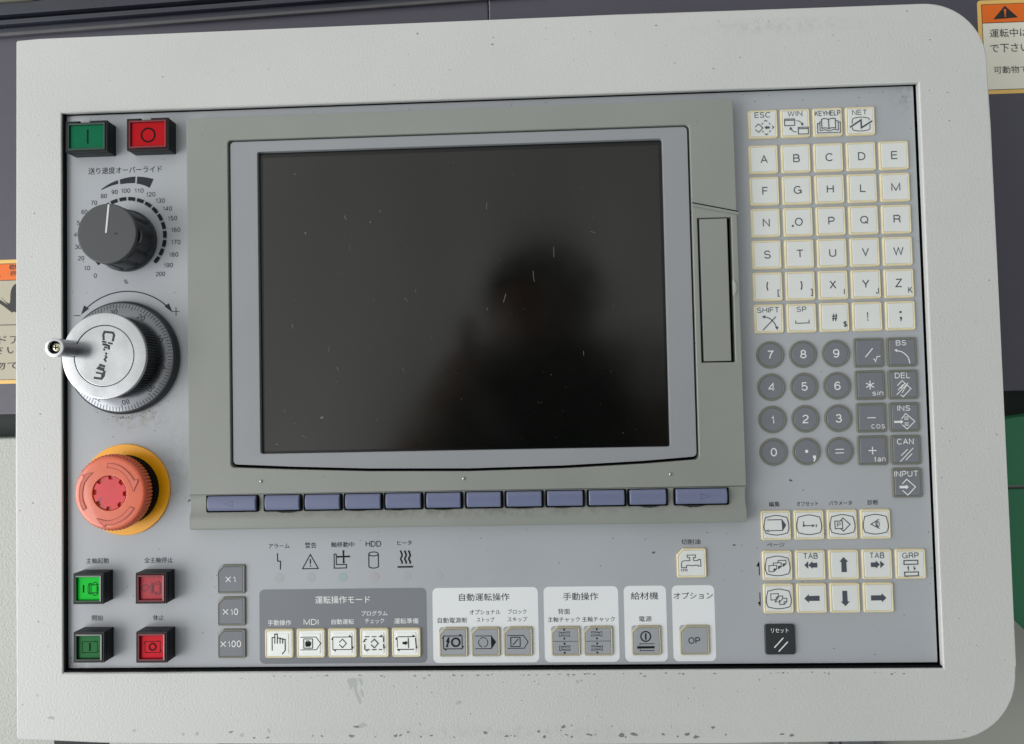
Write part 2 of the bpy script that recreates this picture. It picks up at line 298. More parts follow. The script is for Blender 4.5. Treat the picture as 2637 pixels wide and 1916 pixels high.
GL = {  # drawn latin letters and digits, cap height 1: (width, strokes)
 'A': (.72, [[(0, 0), (.36, 1), (.72, 0)], [(.13, .34), (.59, .34)]]), 'B': (.62, [[(.36, .53), (0, .53)], [(0, 0), (0, 1), (.34, 1)] + _a(.34, .765, .24, .235, 90, -90, 8) + _a(.36, .265, .27, .265, 90, -90, 8)[1:] + [(0, 0)]]),
 'C': (.74, [_a(.38, .5, .38, .5, 42, 318, 20)]), 'D': (.68, [[(.28, 0), (0, 0), (0, 1), (.28, 1)] + _a(.28, .5, .40, .5, 90, -90, 14)[1:]]), 'E': (.58, [[(.58, 1), (0, 1), (0, 0), (.60, 0)], [(0, .53), (.54, .53)]]),
 'F': (.54, [[(.56, 1), (0, 1), (0, 0)], [(0, .51), (.50, .51)]]), 'G': (.78, [_a(.38, .5, .38, .5, 42, 330, 20) + [(.74, .46), (.42, .46)], [(.74, .46), (.75, 0)]]), 'H': (.64, [[(0, 0), (0, 1)], [(.64, 0), (.64, 1)], [(0, .53), (.64, .53)]]),
 'I': (.0, [[(0, 0), (0, 1)]]), 'J': (.42, [[(.42, 1), (.42, .26)] + _a(.21, .24, .21, .24, 0, -180, 9)]), 'K': (.64, [[(0, 0), (0, 1)], [(.60, 1), (0, .36)], [(.22, .58), (.64, 0)]]), 'L': (.50, [[(0, 1), (0, 0), (.50, 0)]]),
 'M': (.78, [[(0, 0), (0, 1), (.39, .04), (.78, 1), (.78, 0)]]), 'N': (.64, [[(0, 0), (0, 1), (.64, 0), (.64, 1)]]), 'O': (.78, [_a(.39, .5, .39, .5, 0, 360, 28)]), 'P': (.58, [[(0, 0), (0, 1), (.32, 1)] + _a(.32, .72, .26, .28, 90, -90, 10) + [(0, .44)]]),
 'Q': (.78, [_a(.39, .5, .39, .5, 0, 360, 28), [(.46, .24), (.78, -.05)]]), 'R': (.62, [[(0, 0), (0, 1), (.34, 1)] + _a(.34, .75, .26, .25, 90, -90, 10) + [(0, .50)], [(.34, .49), (.56, .38), (.58, .10), (.62, 0)]]),
 'S': (.62, [_a(.31, .745, .27, .255, 20, 90, 4) + _a(.31, .745, .28, .255, 90, 250, 8)[1:] + _a(.31, .255, .30, .255, 75, -90, 9) + _a(.31, .255, .31, .255, -90, -165, 5)[1:]]), 'T': (.62, [[(0, 1), (.62, 1)], [(.31, 1), (.31, 0)]]),
 'U': (.64, [[(0, 1), (0, .3)] + _a(.32, .32, .32, .32, 180, 360, 12) + [(.64, 1)]]), 'V': (.64, [[(0, 1), (.32, 0), (.64, 1)]]), 'W': (.96, [[(0, 1), (.24, 0), (.48, .98), (.72, 0), (.96, 1)]]), 'X': (.64, [[(0, 0), (.62, 1)], [(.64, 0), (.02, 1)]]),
 'Y': (.66, [[(0, 1), (.33, .42), (.33, 0)], [(.66, 1), (.33, .42)]]), 'Z': (.62, [[(.02, 1), (.60, 1), (0, 0), (.62, 0)]]),
 '0': (.54, [_a(.27, .5, .27, .5, 0, 360, 24)]), '1': (.30, [[(.0, .74), (.12, .78), (.20, .86), (.22, 1), (.22, 0)]]), '2': (.54, [_a(.27, .72, .25, .28, 170, 0, 9) + [(.50, .60), (.36, .44), (.10, .22), (.01, 0), (.54, 0)]]),
 '3': (.54, [_a(.26, .755, .23, .245, 165, -80, 10) + [(.22, .52)], [(.26, .53)] + _a(.26, .27, .27, .27, 80, -168, 11)]), '4': (.56, [[(.43, 0), (.43, 1), (0, .32), (.0, .27), (.56, .27)]]), '5': (.54, [[(.48, 1), (.10, 1), (.05, .50)] + _a(.27, .32, .26, .32, 140, -160, 14)]),
 '6': (.54, [_a(.28, .31, .26, .31, 170, 530, 22), _a(.30, .62, .27, .38, 38, 90, 4) + _a(.30, .5, .285, .5, 90, 200, 9)[1:]]), '7': (.52, [[(0, 1), (.52, 1), (.36, .74), (.22, .36), (.17, 0)]]), '8': (.54, [_a(.27, .755, .22, .245, 0, 360, 20), _a(.27, .26, .27, .26, 0, 360, 22)]),
 '9': (.54, [_a(.26, .69, .26, .31, -10, 350, 22), _a(.24, .38, .27, .38, -142, -90, 4) + _a(.24, .5, .285, .5, -90, 20, 9)[1:]]),
 '(': (.20, [_a(.62, .4, .62, .66, 128, 232, 10)]), ')': (.20, [_a(-.42, .4, .62, .66, 52, -52, 10)]), '[': (.18, [[(.18, 1.1), (0, 1.1), (0, -.1), (.18, -.1)]]), ']': (.18, [[(0, 1.1), (.18, 1.1), (.18, -.1), (0, -.1)]]),
 '#': (.60, [[(.0, .66), (.60, .66)], [(0, .34), (.58, .34)], [(.22, 1), (.10, 0)], [(.50, 1), (.38, 0)]]), '%': (.80, [[(.62, 1), (.18, 0)], _a(.17, .76, .15, .22, 0, 360, 14), _a(.63, .24, .15, .22, 0, 360, 14)]), '\u00d7': (1, [[(0, 0), (1, 1)], [(0, 1), (1, 0)]]),
 's': (.44, [_a(.22, .56, .19, .17, 20, 270, 9)[:-1] + _a(.22, .19, .21, .19, 90, -165, 9)]), 'i': (.0, [[(0, 0), (0, .73)], [(0, .9), (0, 1)]]), 'n': (.44, [[(0, 0), (0, .73)], [(0, .48)] + _a(.22, .50, .22, .23, 160, 0, 8) + [(.44, 0)]]),
 'c': (.48, [_a(.25, .365, .25, .365, 45, 315, 14)]), 'o': (.52, [_a(.26, .365, .26, .365, 0, 360, 20)]), 't': (.24, [[(.10, .95), (.10, .08), (.24, .01)], [(0, .73), (.24, .73)]]), 'a': (.46, [_a(.22, .52, .20, .21, 165, 0, 7) + [(.42, .08), (.48, 0)], [(.42, .42), (.16, .38)] + _a(.17, .19, .17, .19, 100, 300, 8) + [(.42, .22)]])}
GL['$'] = (.62, GL['S'][1] + [[(.31, 1.12), (.31, -.12)]])
def drawn(s):
    """stroke-drawn word -> (polylines, width, bottom, top)"""
    x = 0; P = []
    for chh in s:
        w, st = GL[chh]
        for p in st: P.append([(x + a, b) for a, b in p])
        x += w + (.26 if len(s) < 6 else .22)
    ys = [b for p in P for a, b in p]; xs = [a for p in P for a, b in p]
    return P, min(xs), max(xs), min(ys), max(ys)
def flat(items, s=1.0, c=(0, 0), z=0.0, step=0.0012, flip=True):
    """items in drawing units around centre c (y down when flip), s = drawing units per pitch"""
    bm = new(); fy = -1 if flip else 1
    T = lambda x, y: ((x - c[0]) / s, fy * (y - c[1]) / s)
    for it in items:
        k = it[0]; polys = []
        if k == 'L': polys = stroke([T(*p) for p in it[2]], it[1] / s * (1.18 if s > 10 else 1), len(it) > 3)
        elif k == 'F': polys = [[Vector(T(*p)) for p in it[1]]]
        elif k in 'CA':
            a0, a1 = (0, 360) if k == 'C' else (it[5], it[6]); x, y = T(it[1], it[2]); r = it[3] / s; w = it[4] / s; n = max(6, int(abs(a1 - a0) / 10))
            pts = [(x + r * math.cos(R_(a0 + (a1 - a0) * i / n)), y + r * math.sin(R_(a0 + (a1 - a0) * i / n))) for i in range(n + (0 if k == 'C' else 1))]
            polys = stroke(pts, w, k == 'C')
        elif k == 'D': x, y = T(it[1], it[2]); polys = [[Vector(p) for p in circ(it[3] / s, 14, x, y)]]
        elif k == 'T' and all(q in GL for q in it[1]):
            P, x0, x1, y0, y1 = drawn(it[1]); x, y = T(it[2], it[3]); h = it[5] / s; w = wt = h * (it[7] if len(it) > 7 else 0.13)
            ky = (h - w) / max(y1 - y0, .1); kx = (it[4] / s - w) / (x1 - x0) if it[4] and x1 - x0 > .05 else ky
            rot = R_(it[6]) if len(it) > 6 else 0; cr, sr = math.cos(rot), math.sin(rot)
            for pl in P:
                q = []
                for (vx, vy) in pl:
                    px, py = (vx - (x0 + x1) / 2) * kx, (vy - (y0 + y1) / 2) * ky; q.append((x + px * cr - py * sr, y + px * sr + py * cr))
                cl = (Vector(q[0]) - Vector(q[-1])).length < 1e-4
                for g_ in stroke(q[:-1] if cl else q, w, cl): bm.faces.new([bm.verts.new((v_[0], v_[1], z)) for v_ in g_])
                z += step * 0.4
        elif k == 'T':
            v, f, x0, x1, y0, y1 = textmesh(it[1]); x, y = T(it[2], it[3]); h = it[5] / s; ky = h / (y1 - y0)
            kx = (it[4] / s) / (x1 - x0) if it[4] else ky
            rot = R_(it[6]) if len(it) > 6 else 0; cr, sr = math.cos(rot), math.sin(rot)
            vs = []
            for (vx, vy) in v:
                px, py = (vx - (x0 + x1) / 2) * kx, (vy - (y0 + y1) / 2) * ky
                vs.append(bm.verts.new((x + px * cr - py * sr, y + px * sr + py * cr, z)))
            for p in f:
                try: bm.faces.new([vs[i] for i in p])
                except ValueError: pass
        for p in polys:
            bm.faces.new([bm.verts.new((q[0], q[1], z)) for q in p])
        z += step
    for f in bm.faces:
        f.normal_update()
        if f.normal.z < 0: f.normal_flip()
    return bm
def arc(x, y, rx, ry, a0, a1, n=12): return [(x + rx * math.cos(R_(a0 + (a1 - a0) * i / n)), y - ry * math.sin(R_(a0 + (a1 - a0) * i / n))) for i in range(n + 1)]
def smooth(pts, n=5, closed=False):
    P = [Vector(p) for p in pts]; m = len(P); out = []
    for i in range(m if closed else m - 1):
        p0, p1, p2, p3 = (P[(i + k) % m] if closed else P[min(max(i + k, 0), m - 1)] for k in (-1, 0, 1, 2))
        for j in range(n):
            t = j / n; out.append(tuple(0.5 * ((2 * p1) + (p2 - p0) * t + (2 * p0 - 5 * p1 + 4 * p2 - p3) * t * t + (3 * p1 - p0 - 3 * p2 + p3) * t ** 3)))
    if not closed: out.append(tuple(P[-1]))
    return out

# ================================================================== THE CONTROL PANEL
panel = empty('control_panel', None, (-8.6, -17.8, -1.8))
tag(panel, 'pale grey machine control panel with dark screen, knobs, lit buttons and keypads', 'control panel')

# ---- frame: painted sheet-metal border with the big opening
OUT = [(-23.93, 4.60), (-23.88, 4.655), (-23.159, 4.67), (-12.976, 4.70), (-4.325, 4.72)]
cx, cy = 4.95, 2.72
OUT += [(5.0 + 1.87 * math.sin(R_(a)), 2.83 + 1.87 * math.cos(R_(a))) for a in range(0, 91, 6)]
OUT += [(6.875, 1.0), (6.885, -6.1), (6.885, -11.4), (6.88, -15.6)]
OUT += [(4.95 + 1.93 * math.cos(R_(a)), -15.82 - 1.95 * math.sin(R_(a))) for a in range(3, 91, 6)]
OUT += [(4.6, -17.79), (-1.414, -17.83), (-9.643, -17.86), (-18.053, -17.80), (-21.132, -17.76), (-23.70, -17.67), (-23.77, -17.60), (-23.84, -9)]
HX0, HX1, HY0, HY1 = -22.40, 4.765, -15.66, 2.205
hole = [(HX0, HY1), (HX0 + 0.12, HY0 + 0.04), (HX1, HY0), (HX1 + 0.01, HY1)]
bm = plate(OUT, [hole], -0.35, 0.20, 0.055, 4, 0.012)
frame = put('frame', bm, 'frame', panel, (0, 0, 0), smooth=35)
bm = new()                                           # the box behind the border
q = [(x * 0.985 - 0.13, y * 0.985 - 0.1) for x, y in OUT]
loft(bm, [(q, -1.8), (q, -0.351)], True, True)
put('rear_box', bm, 'frame', panel, (0, 0, 0))
bm = new(); box(bm, HX0 - 0.3, HX1 + 0.3, HY0 - 0.3, HY1 + 0.3, -0.349, -0.12); put('gap_gasket', bm, 'mattblack', panel)
bm = new(); prism(bm, [(HX0 + 0.001, HY1 - 0.03), (HX0 + 0.001 + 0.12, HY0 + 0.05), (HX0 + 0.046 + 0.12, HY0 + 0.05), (HX0 + 0.046, HY1 - 0.03)], 0.002, 0.145); put('black_edge_strip', bm, 'mattblack', panel, smooth=0)  # thin black strips that cover the inner walls of the opening
bm = new(); prism(bm, [(HX0 + 0.122, HY0 + 0.049), (HX0 + 0.122, HY0 + 0.042), (HX1, HY0 + 0.001), (HX1, HY0 + 0.046), (HX0 + 0.17, HY0 + 0.085)], 0.002, 0.135); put('black_edge_strip', bm, 'mattblack', panel, smooth=0)
bm = new(); prism(bm, [(HX0 + 0.002, HY1 - 0.029), (HX1, HY1 - 0.022), (HX1, HY1 - 0.001), (HX0 + 0.002, HY1 - 0.001)], 0.002, 0.06); put('black_edge_strip', bm, 'mattblack', panel, smooth=0)

# ---- faceplate with its printing
fx0, fx1, fy0, fy1 = -22.44, 4.70, -15.55, 2.19
bm = new(); box(bm, fx0, fx1, fy0, fy1, -0.119, 0.0, 0.03, 0.012)
face = put('faceplate', bm, 'face', panel)
def prn(items, m, s=1.0, c=(0, 0), pos=(0, 0, 0), flip=False, name='printed_lettering', z=0.004):
    return put(name, flat(items, s, c, z, flip=flip), m, face, pos, smooth=0, recalc=False)
TX = lambda s, x, y, w, h: ('T', s, x, y, w, h)
D = 1 / 71.3
for (s, x, y, w, h) in [('送り速度オーバーライド', -20.416, 0.34, 2.43, 0.225), ('主軸起動', -21.303, -12.19, 0.73, 0.175), ('全主軸停止', -19.33, -12.19, 0.92, 0.175),
                        ('開始', -21.30, -13.98, 0.36, 0.175), ('休止', -19.333, -13.99, 0.36, 0.175)]:
    prn([TX(s, x, y, w, h)], 'dkprint')
for (s, x, y, w, h) in [('アラーム', -15.461, -11.80, 0.66, 0.14), ('警告', -14.455, -11.79, 0.36, 0.175), ('軸移動中', -13.44, -11.78, 0.73, 0.165), ('HDD', -12.466, -11.77, 0.49, 0.18), ('ヒータ', -11.483, -11.75, 0.45, 0.15),
                        ('切削油', -2.601, -11.835, 0.58, 0.165)]:
    prn([TX(s, x, y, w, h)], 'black')
for (s, x, y, w, h) in [('編集', -0.02, -10.72, 0.33, 0.16), ('オフセット', 0.981, -10.725, 0.65, 0.14), ('パラメータ', 1.98, -10.715, 0.70, 0.14), ('診断', 2.957, -10.71, 0.33, 0.16), ('ページ', -0.02, -11.96, 0.54, 0.13)]:
    prn([TX(s, x, y, w, h)], 'black')
prn([('T', '%', -20.384, -3.30, 0.14, 0.15, 0, 0.085)], 'dkprint')
prn([('L', 0.022, [(-22.10, -4.354), (-21.88, -4.354)])], 'dkprint', name='minus_sign')
prn([('L', 0.022, [(-18.86, -4.30), (-18.63, -4.30)]), ('L', 0.022, [(-18.745, -4.165), (-18.745, -4.44)])], 'dkprint', name='plus_sign')
# handwheel direction arc
ac = [(-20.36 + 1.95 * math.sin(R_(a)), -5.56 + 1.95 * math.cos(R_(a))) for a in range(-42, 43, 4)]
prn([('L', 0.036, ac), ('F', [(-21.86, -4.33), (-21.60, -4.14), (-21.76, -4.03)]), ('F', [(-18.86, -4.33), (-18.98, -4.03), (-19.12, -4.13)])], 'dkprint', name='direction_arrow')
# feed scale: wedge, ticks, numbers
prn([('F', smooth([(-21.2, -0.262), (-20.92, -0.09), (-20.655, 0.018)], 4) + smooth([(-20.63, -0.103), (-20.92, -0.18), (-21.19, -0.29)], 4)),
     ('F', smooth([(-20.59, 0.035), (-20.32, 0.095), (-20.07, 0.115)], 4) + smooth([(-20.085, -0.10), (-20.32, -0.10), (-20.57, -0.122)], 4)),
     ('F', smooth([(-20.01, 0.113), (-19.74, 0.08), (-19.475, 0.015)], 4) + smooth([(-19.605, -0.268), (-19.80, -0.175), (-20.03, -0.117)], 4))], 'dkprint', name='rising_scale_wedge')
tick = []
for i in range(20):
    a0 = 225 - 13.5 * i - 1.6; a1 = a0 - 10.3
    tick.append(('A', -20.34, -1.85, 1.245, 0.115, a0, a1))
prn(tick, 'black', name='scale_tick_ring')
NUM = [(-21.393, -3.078), (-21.666, -2.823), (-21.86, -2.497), (-21.966, -2.125), (-22.0, -1.725), (-21.898, -1.342), (-21.759, -0.989), (-21.44, -0.704), (-21.117, -0.488), (-20.76, -0.368), (-20.395, -0.337), (-19.951, -0.350), (-19.567, -0.482), (-19.253, -0.695), (-19.02, -0.965), (-18.853, -1.28), (-18.747, -1.66), (-18.744, -2.06), (-18.818, -2.462), (-18.992, -2.80), (-19.25, -3.078)]
for i, (x, y) in enumerate(NUM):
    prn([TX(str(i * 10), x, y, (0.10, 0.20, 0.30)[len(str(i * 10)) - 1], 0.148)], 'dkprint', name='scale_number')

# group fields
def field(x0, x1, y0, y1, m, name):
    bm = new(); bm.faces.new([bm.verts.new((x, y, 0.0022)) for x, y in rr((x1 - x0) / 2, (y1 - y0) / 2, 0.16, 6, 0, (x0 + x1) / 2, (y0 + y1) / 2)])
    put(name, bm, m, face, smooth=0)
field(-16.10, -10.82, -15.455, -13.15, 'modebg', 'printed_group_field')
for x0, x1 in ((-10.634, -7.35), (-7.173, -4.875), (-4.703, -3.406), (-3.23, -1.934)): field(x0, x1, -15.465, -13.16, 'whitebg', 'printed_group_field')
for (s, x, y, w, h) in [('運転操作モード', -13.46, -13.49, 1.73, 0.235), ('手動操作', -15.466, -14.185, 0.74, 0.175), ('MDI', -14.464, -14.17, 0.47, 0.18), ('自動運転', -13.463, -14.172, 0.71, 0.165),
                        ('プログラム', -12.46, -13.92, 0.82, 0.16), ('チェック', -12.46, -14.155, 0.60, 0.155), ('運転準備', -11.462, -14.165, 0.76, 0.175)]:
    prn([TX(s, x, y, w, h)], 'wprint')
for (s, x, y, w, h) in [('自動運転操作', -9.02, -13.455, 1.57, 0.235), ('自動電源断', -10.02, -14.16, 0.92, 0.17), ('オプショナル', -9.0, -13.915, 0.95, 0.155), ('ストップ', -8.99, -14.15, 0.55, 0.15),
                        ('ブロック', -8.0, -13.91, 0.58, 0.15), ('スキップ', -8.0, -14.145, 0.61, 0.15), ('手動操作', -6.03, -13.465, 1.08, 0.235), ('背面', -6.555, -13.92, 0.37, 0.17),
                        ('主軸チャック', -6.56, -14.165, 0.99, 0.16), ('主軸チャック', -5.50, -14.165, 1.01, 0.16), ('給材機', -4.065, -13.465, 0.84, 0.235), ('電源', -4.06, -14.17, 0.39, 0.165), ('オプション', -2.575, -13.475, 1.19, 0.205)]:
    prn([TX(s, x, y, w, h)], 'dkprint')
# page arrows beside the keys
prn([('L', 0.026, [(-0.545, -12.88), (-0.545, -12.50)]), ('F', [(-0.545, -12.45), (-0.56, -12.62), (-0.63, -12.60)])], 'black', name='page_up_arrow')
prn([('L', 0.026, [(-0.55, -13.40), (-0.55, -13.78)]), ('F', [(-0.55, -13.84), (-0.54, -13.68), (-0.62, -13.70)])], 'black', name='page_down_arrow')
# indicator symbols (drawn around each lamp)
def isym(c, items, col, n): prn(items, 'black', 352, c, (-15.461 + col * 1.0, -12.795, 0), True, n)
isym((301, 515), [('L', 10, [(282, 245), (284, 330), (316, 332), (314, 423)])], 0, 'alarm_symbol')
isym((653, 508), [('L', 9, [(650, 255), (562, 411), (738, 409)], 1), ('L', 11, [(650, 305), (650, 358)]), ('D', 650, 380, 8)], 1, 'warning_symbol')
isym((1007, 505), [('L', 9, [(918, 252), (942, 252), (942, 366), (1055, 366), (1055, 404), (918, 405)], 1), ('L', 15, [(960, 281), (1085, 279)]), ('L', 15, [(1022, 218), (1024, 345)]), ('D', 960, 281, 11), ('D', 1084, 279, 11), ('D', 1022, 220, 11), ('D', 1024, 343, 11)], 2, 'axis_motion_symbol')
isym((1360, 498), [('L', 9, arc(1358, 248, 53, 22, 0, 345, 24), 1), ('L', 9, [(1305, 248), (1305, 385)] + arc(1358, 382, 53, 20, 180, 360, 12)[1:-1] + [(1411, 385), (1411, 248)])], 3, 'disk_symbol')
wv = lambda x: smooth([(x + 5, 352), (x + 12, 335), (x - 4, 300), (x + 12, 262), (x - 2, 220)], 4)
isym((1712, 493), sum([[('L', 15, wv(x)), ('F', [(x - 3, 203), (x - 14, 222), (x + 12, 222)])] for x in (1663, 1708, 1752)], []) + [('L', 14, [(1625, 388), (1793, 387)])], 4, 'heater_symbol')

for i in range(6):
    bm = new(); loft(bm, [(circ(0.150, 28), 0.0005), (circ(0.146, 28), 0.004)], cap1=True)
    put('indicator_lamp', bm, ('led', 'led', 'ledg', 'ledr', 'led', 'led')[i], panel, (-15.461 + i * 1.003, -12.795, 0))

# ---- keys
def keymesh(kind):
    bm = new(); ch = 0.20 if kind.startswith('c') else 0
    P = (lambda i: circ(0.425 - i, 40)) if kind == 'o' else (lambda i: rr(0.455 - i, 0.455 - i, max(0.075 - i, 0.02), 4, max(ch - 0.586 * i, 0) if ch else 0))
    cap = new(); loft(cap, [(P(0.068), 0.03), (P(0.072), 0.052), (P(0.082), 0.062), (P(0.090), 0.062)] if kind != 'b' else [(P(0.0), 0.002), (P(0.0), 0.05), (P(0.02), 0.075), (P(0.045), 0.08)])
    loft(bm, [(P(0.0), 0.001), (P(0.006), 0.035), (P(0.020), 0.056), (P(0.042), 0.063), (P(0.066), 0.052), (P(0.076), 0.028)], cap1=False)
    return cap, bm
KM = {}
def getkm(kind, capm, rimm):
    k = (kind, capm, rimm)
    if k not in KM:
        a, b = keymesh(kind); KM[k] = (fin(a, 'key', capm), fin(b, 'rim', rimm))
    return KM[k]
def key(x, y, style, items, label, s, c, z=0.0):
    kind, capm, rimm, ink, rn = dict(white=('s', 'white', 'cream', 'ink', 0), lit=('s', 'lit', 'cream', 'black', 0), grey=('s', 'dkey', 'drim', 'wprint', 0), disc=('o', 'dkey', 'drim', 'wprint', 0),
                             cgrey=('c', 'gkey', 'grim', 'black', 0), cwhite=('c', 'white', 'cream', 'ink', 0), cdark=('c', 'dkey', 'drim', 'wprint', 0), black=('b', 'bkey', 'bkey', 'wprint', 0))[style]
    cm, rm = getkm(kind, capm, rimm)
    k = link(wn(bpy.data.objects.new('key', cm)), panel, (x, y, z), label)
    if kind != 'b': link(bpy.data.objects.new('rim', rm), k, (x, y, z))
    if kind == 'c':
        b = new(); b.faces.new([b.verts.new(p) for p in ((-0.45, 0.28, 0.006), (-0.28, 0.45, 0.006), (-0.36, 0.45, 0.006), (-0.42, 0.43, 0.006), (-0.45, 0.37, 0.006))])
        put('corner_window', b, 'led', k, (x, y, z), smooth=0)
    zz = 0.0835 if kind == 'b' else 0.0655
    if style == 'lit':
        b = new(); loft(b, [(rr(0.31, 0.32, 0.03), 0.063), (rr(0.295, 0.305, 0.03), 0.078)], cap1=True); put('raised_pad', b, 'lit', k, (x, y, z)); zz = 0.081
    if items: put('legend', flat(items, s, c, zz), ink, k, (x, y, z), smooth=0, recalc=False)
    return k
t = lambda s, x, y, w, h: ('T', s, x, y, w, h)
ah = lambda x, y, d, n: ('F', [(x, y), (x - d[0] * n - d[1] * n * 0.55, y - d[1] * n + d[0] * n * 0.55), (x - d[0] * n + d[1] * n * 0.55, y - d[1] * n - d[0] * n * 0.55)])
# top row
sA = 363
def dash(segs, w): return [('L', w, s) for s in segs]
key(0.02, 1.115, 'white', [t('ESC', 350, 203, 175, 65), ('L', 8, [(265, 340), (300, 305), (350, 352), (303, 402), (265, 368)])] +
    dash([[(366, 280), (383, 265), (402, 280)], [(420, 298), (437, 315)], [(455, 332), (472, 350), (455, 367)], [(437, 385), (420, 403)], [(405, 418), (388, 435), (370, 418)], [(355, 403), (340, 388)], [(335, 315), (352, 298)]], 8) +
    [('F', [(367, 350), (392, 328), (392, 338), (425, 338), (425, 362), (392, 362), (392, 372)])], 'white key marked ESC', sA, (357, 308))
key(1.02, 1.115, 'white', [t('WIN', 715, 190, 165, 60), ('L', 8, [(595, 250), (708, 250), (708, 325), (595, 325)], 1), ('L', 8, [(597, 265), (706, 265)]), ('L', 8, [(745, 350), (857, 350), (857, 427), (745, 427)], 1), ('L', 8, [(747, 367), (855, 367)]),
    ('L', 6, smooth([(725, 272), (760, 280), (790, 305)])), ah(797, 335, (0.3, 0.95), 32), ('L', 6, smooth([(727, 403), (690, 395), (664, 370)])), ah(655, 340, (-0.2, -0.97), 32)], 'white key marked WIN', sA, (719, 298))
key(2.02, 1.115, 'white', [t('KEYHELP', 1077, 187, 285, 60), ('L', 8, smooth([(1005, 255), (1040, 248), (1083, 258)]) + smooth([(1083, 258), (1125, 248), (1160, 252)]) + [(1160, 362)] + smooth([(1160, 362), (1125, 355), (1085, 365)])[1:] + smooth([(1085, 365), (1045, 355), (1008, 360)])[1:], 1),
    ('L', 8, [(1083, 260), (1085, 363)]), ('L', 7, [(1003, 280), (985, 287), (985, 385)] + smooth([(1000, 385), (1040, 378), (1085, 390), (1135, 378), (1190, 384)]) + [(1190, 280), (1164, 277)]), ('L', 7, [(983, 303), (958, 303), (958, 411), (1213, 411), (1213, 295), (1193, 295)])],
    'white key marked KEYHELP', sA, (1080, 287))
key(3.02, 1.115, 'white', [t('NET', 1437, 180, 165, 58), ('L', 7, smooth([(1350, 308), (1352, 275), (1365, 248), (1450, 235), (1530, 250), (1543, 275)])), ('L', 7, smooth([(1350, 350), (1362, 382), (1450, 394), (1535, 380), (1545, 350), (1547, 320)])),
    ('L', 14, [(1322, 348), (1448, 268), (1450, 358), (1572, 283)])], 'white key marked NET', sA, (1446, 277))
rows = ['ABCDE', 'FGHLM', 'NOPQR', 'STUVW']
for j, rw in enumerate(rows):
    for i, chh in enumerate(rw):
        wd = {'A': 82, 'B': 75, 'C': 82, 'D': 82, 'E': 75, 'F': 65, 'G': 88, 'H': 78, 'L': 66, 'M': 100, 'N': 78, 'O': 88, 'P': 72, 'Q': 90, 'R': 80, 'S': 75, 'T': 80, 'U': 78, 'V': 78, 'W': 115}[chh]
        it = [t(chh, 3, 0, wd, 92)]
        if chh == 'O': it.append(('D', -66, 46, 12))
        key(i, -j, 'white', it, 'white key marked ' + chh + (' with a dark dot beside the letter' if chh == 'O' else ''), sA, (0, 0))
L5 = [('(', '[', 'white key marked with round and square opening brackets'), (')', ']', 'white key marked with round and square closing brackets'), ('X', 'I', 'white key marked X and a small I'), ('Y', 'J', 'white key marked Y and a small J'), ('Z', 'K', 'white key marked Z and a small K')]
for i, (a, b, lb) in enumerate(L5):
    wa = {'(': 26, ')': 26, 'X': 76, 'Y': 80, 'Z': 76}[a]; ha = 110 if a in '()' else 95
    wb = {'[': 27, ']': 27, 'I': 9, 'J': 34, 'K': 46}[b]; hb = 82 if b in '[]' else 70
    key(i, -4, 'white', [t(a, -8 + (14 if a == ')' else 0), -3, wa, ha), t(b, 115, 78, wb, hb)], lb, sA, (0, 0))
key(0, -5, 'white', [t('SHIFT', 422, 1218, 245, 62), ('L', 8, smooth([(365, 1293), (430, 1310), (485, 1365), (512, 1425)])), ah(350, 1288, (-0.95, -0.2), 36), ah(516, 1444, (0.15, 0.98), 36), ('L', 8, [(358, 1443), (505, 1293)])], 'white key marked SHIFT', sA, (432, 1315))
key(1, -5, 'white', [t('SP', 797, 1210, 108, 60), ('L', 8, [(728, 1335), (730, 1367), (877, 1365), (875, 1330)])], 'white key marked SP', sA, (800, 1307))
key(2, -5, 'white', [t('#', 1168, 1300, 72, 95), t('$', 1282, 1378, 42, 76)], 'white key marked with a hash and a small dollar sign', sA, (1170, 1297))
key(3, -5, 'white', [('F', [(1531, 1243), (1544, 1243), (1541, 1312), (1534, 1312)]), ('D', 1538, 1331, 8)], 'white key marked with an exclamation mark', sA, (1539, 1289))
key(4, -5, 'white', [('F', [(1892, 1233), (1916, 1233), (1916, 1256), (1892, 1256)]), ('F', [(1894, 1298), (1917, 1298), (1917, 1325), (1908, 1344), (1894, 1344), (1906, 1322), (1894, 1322)])], 'white key marked with a semicolon', sA, (1906, 1283))
# number block
sC = 314
Y0 = -6.122
for j, rw in enumerate(['789', '456', '123', '0']):
    for i, chh in enumerate(rw):
        key(i, Y0 - j, 'disc', [t(chh, 0, 0, {'1': 28, '4': 64}.get(chh, 60), 82)], 'round grey key marked ' + chh, sC, (0, 0))
key(1, Y0 - 3, 'disc', [('F', [(648, 1155), (675, 1155), (675, 1182), (648, 1182)]), ('F', [(720, 1210), (748, 1210), (748, 1240), (734, 1265), (720, 1268), (734, 1238), (720, 1238)])], 'round grey key marked with a point and a comma', sC, (663, 1171))
key(2, Y0 - 3, 'disc', [('L', 7, [(938, 1149), (1020, 1148)]), ('L', 7, [(938, 1184), (1020, 1183)])], 'round grey key marked with an equals sign', sC, (981, 1165))
key(3, Y0, 'grey', [('L', 8, [(1225, 262), (1297, 178)]), ('L', 7, [(1300, 283), (1310, 283), (1320, 308), (1336, 258), (1368, 258)])], 'square grey key marked with a slash and a small root sign', sC, (1263, 219))
key(4, Y0, 'grey', [t('BS', 1572, 125, 98, 52), ('L', 8, smooth([(1522, 200), (1580, 215), (1632, 265), (1647, 327)])), ah(1504, 194, (-0.98, -0.15), 28)], 'square grey key marked BS with a curved arrow', sC, (1581, 213))
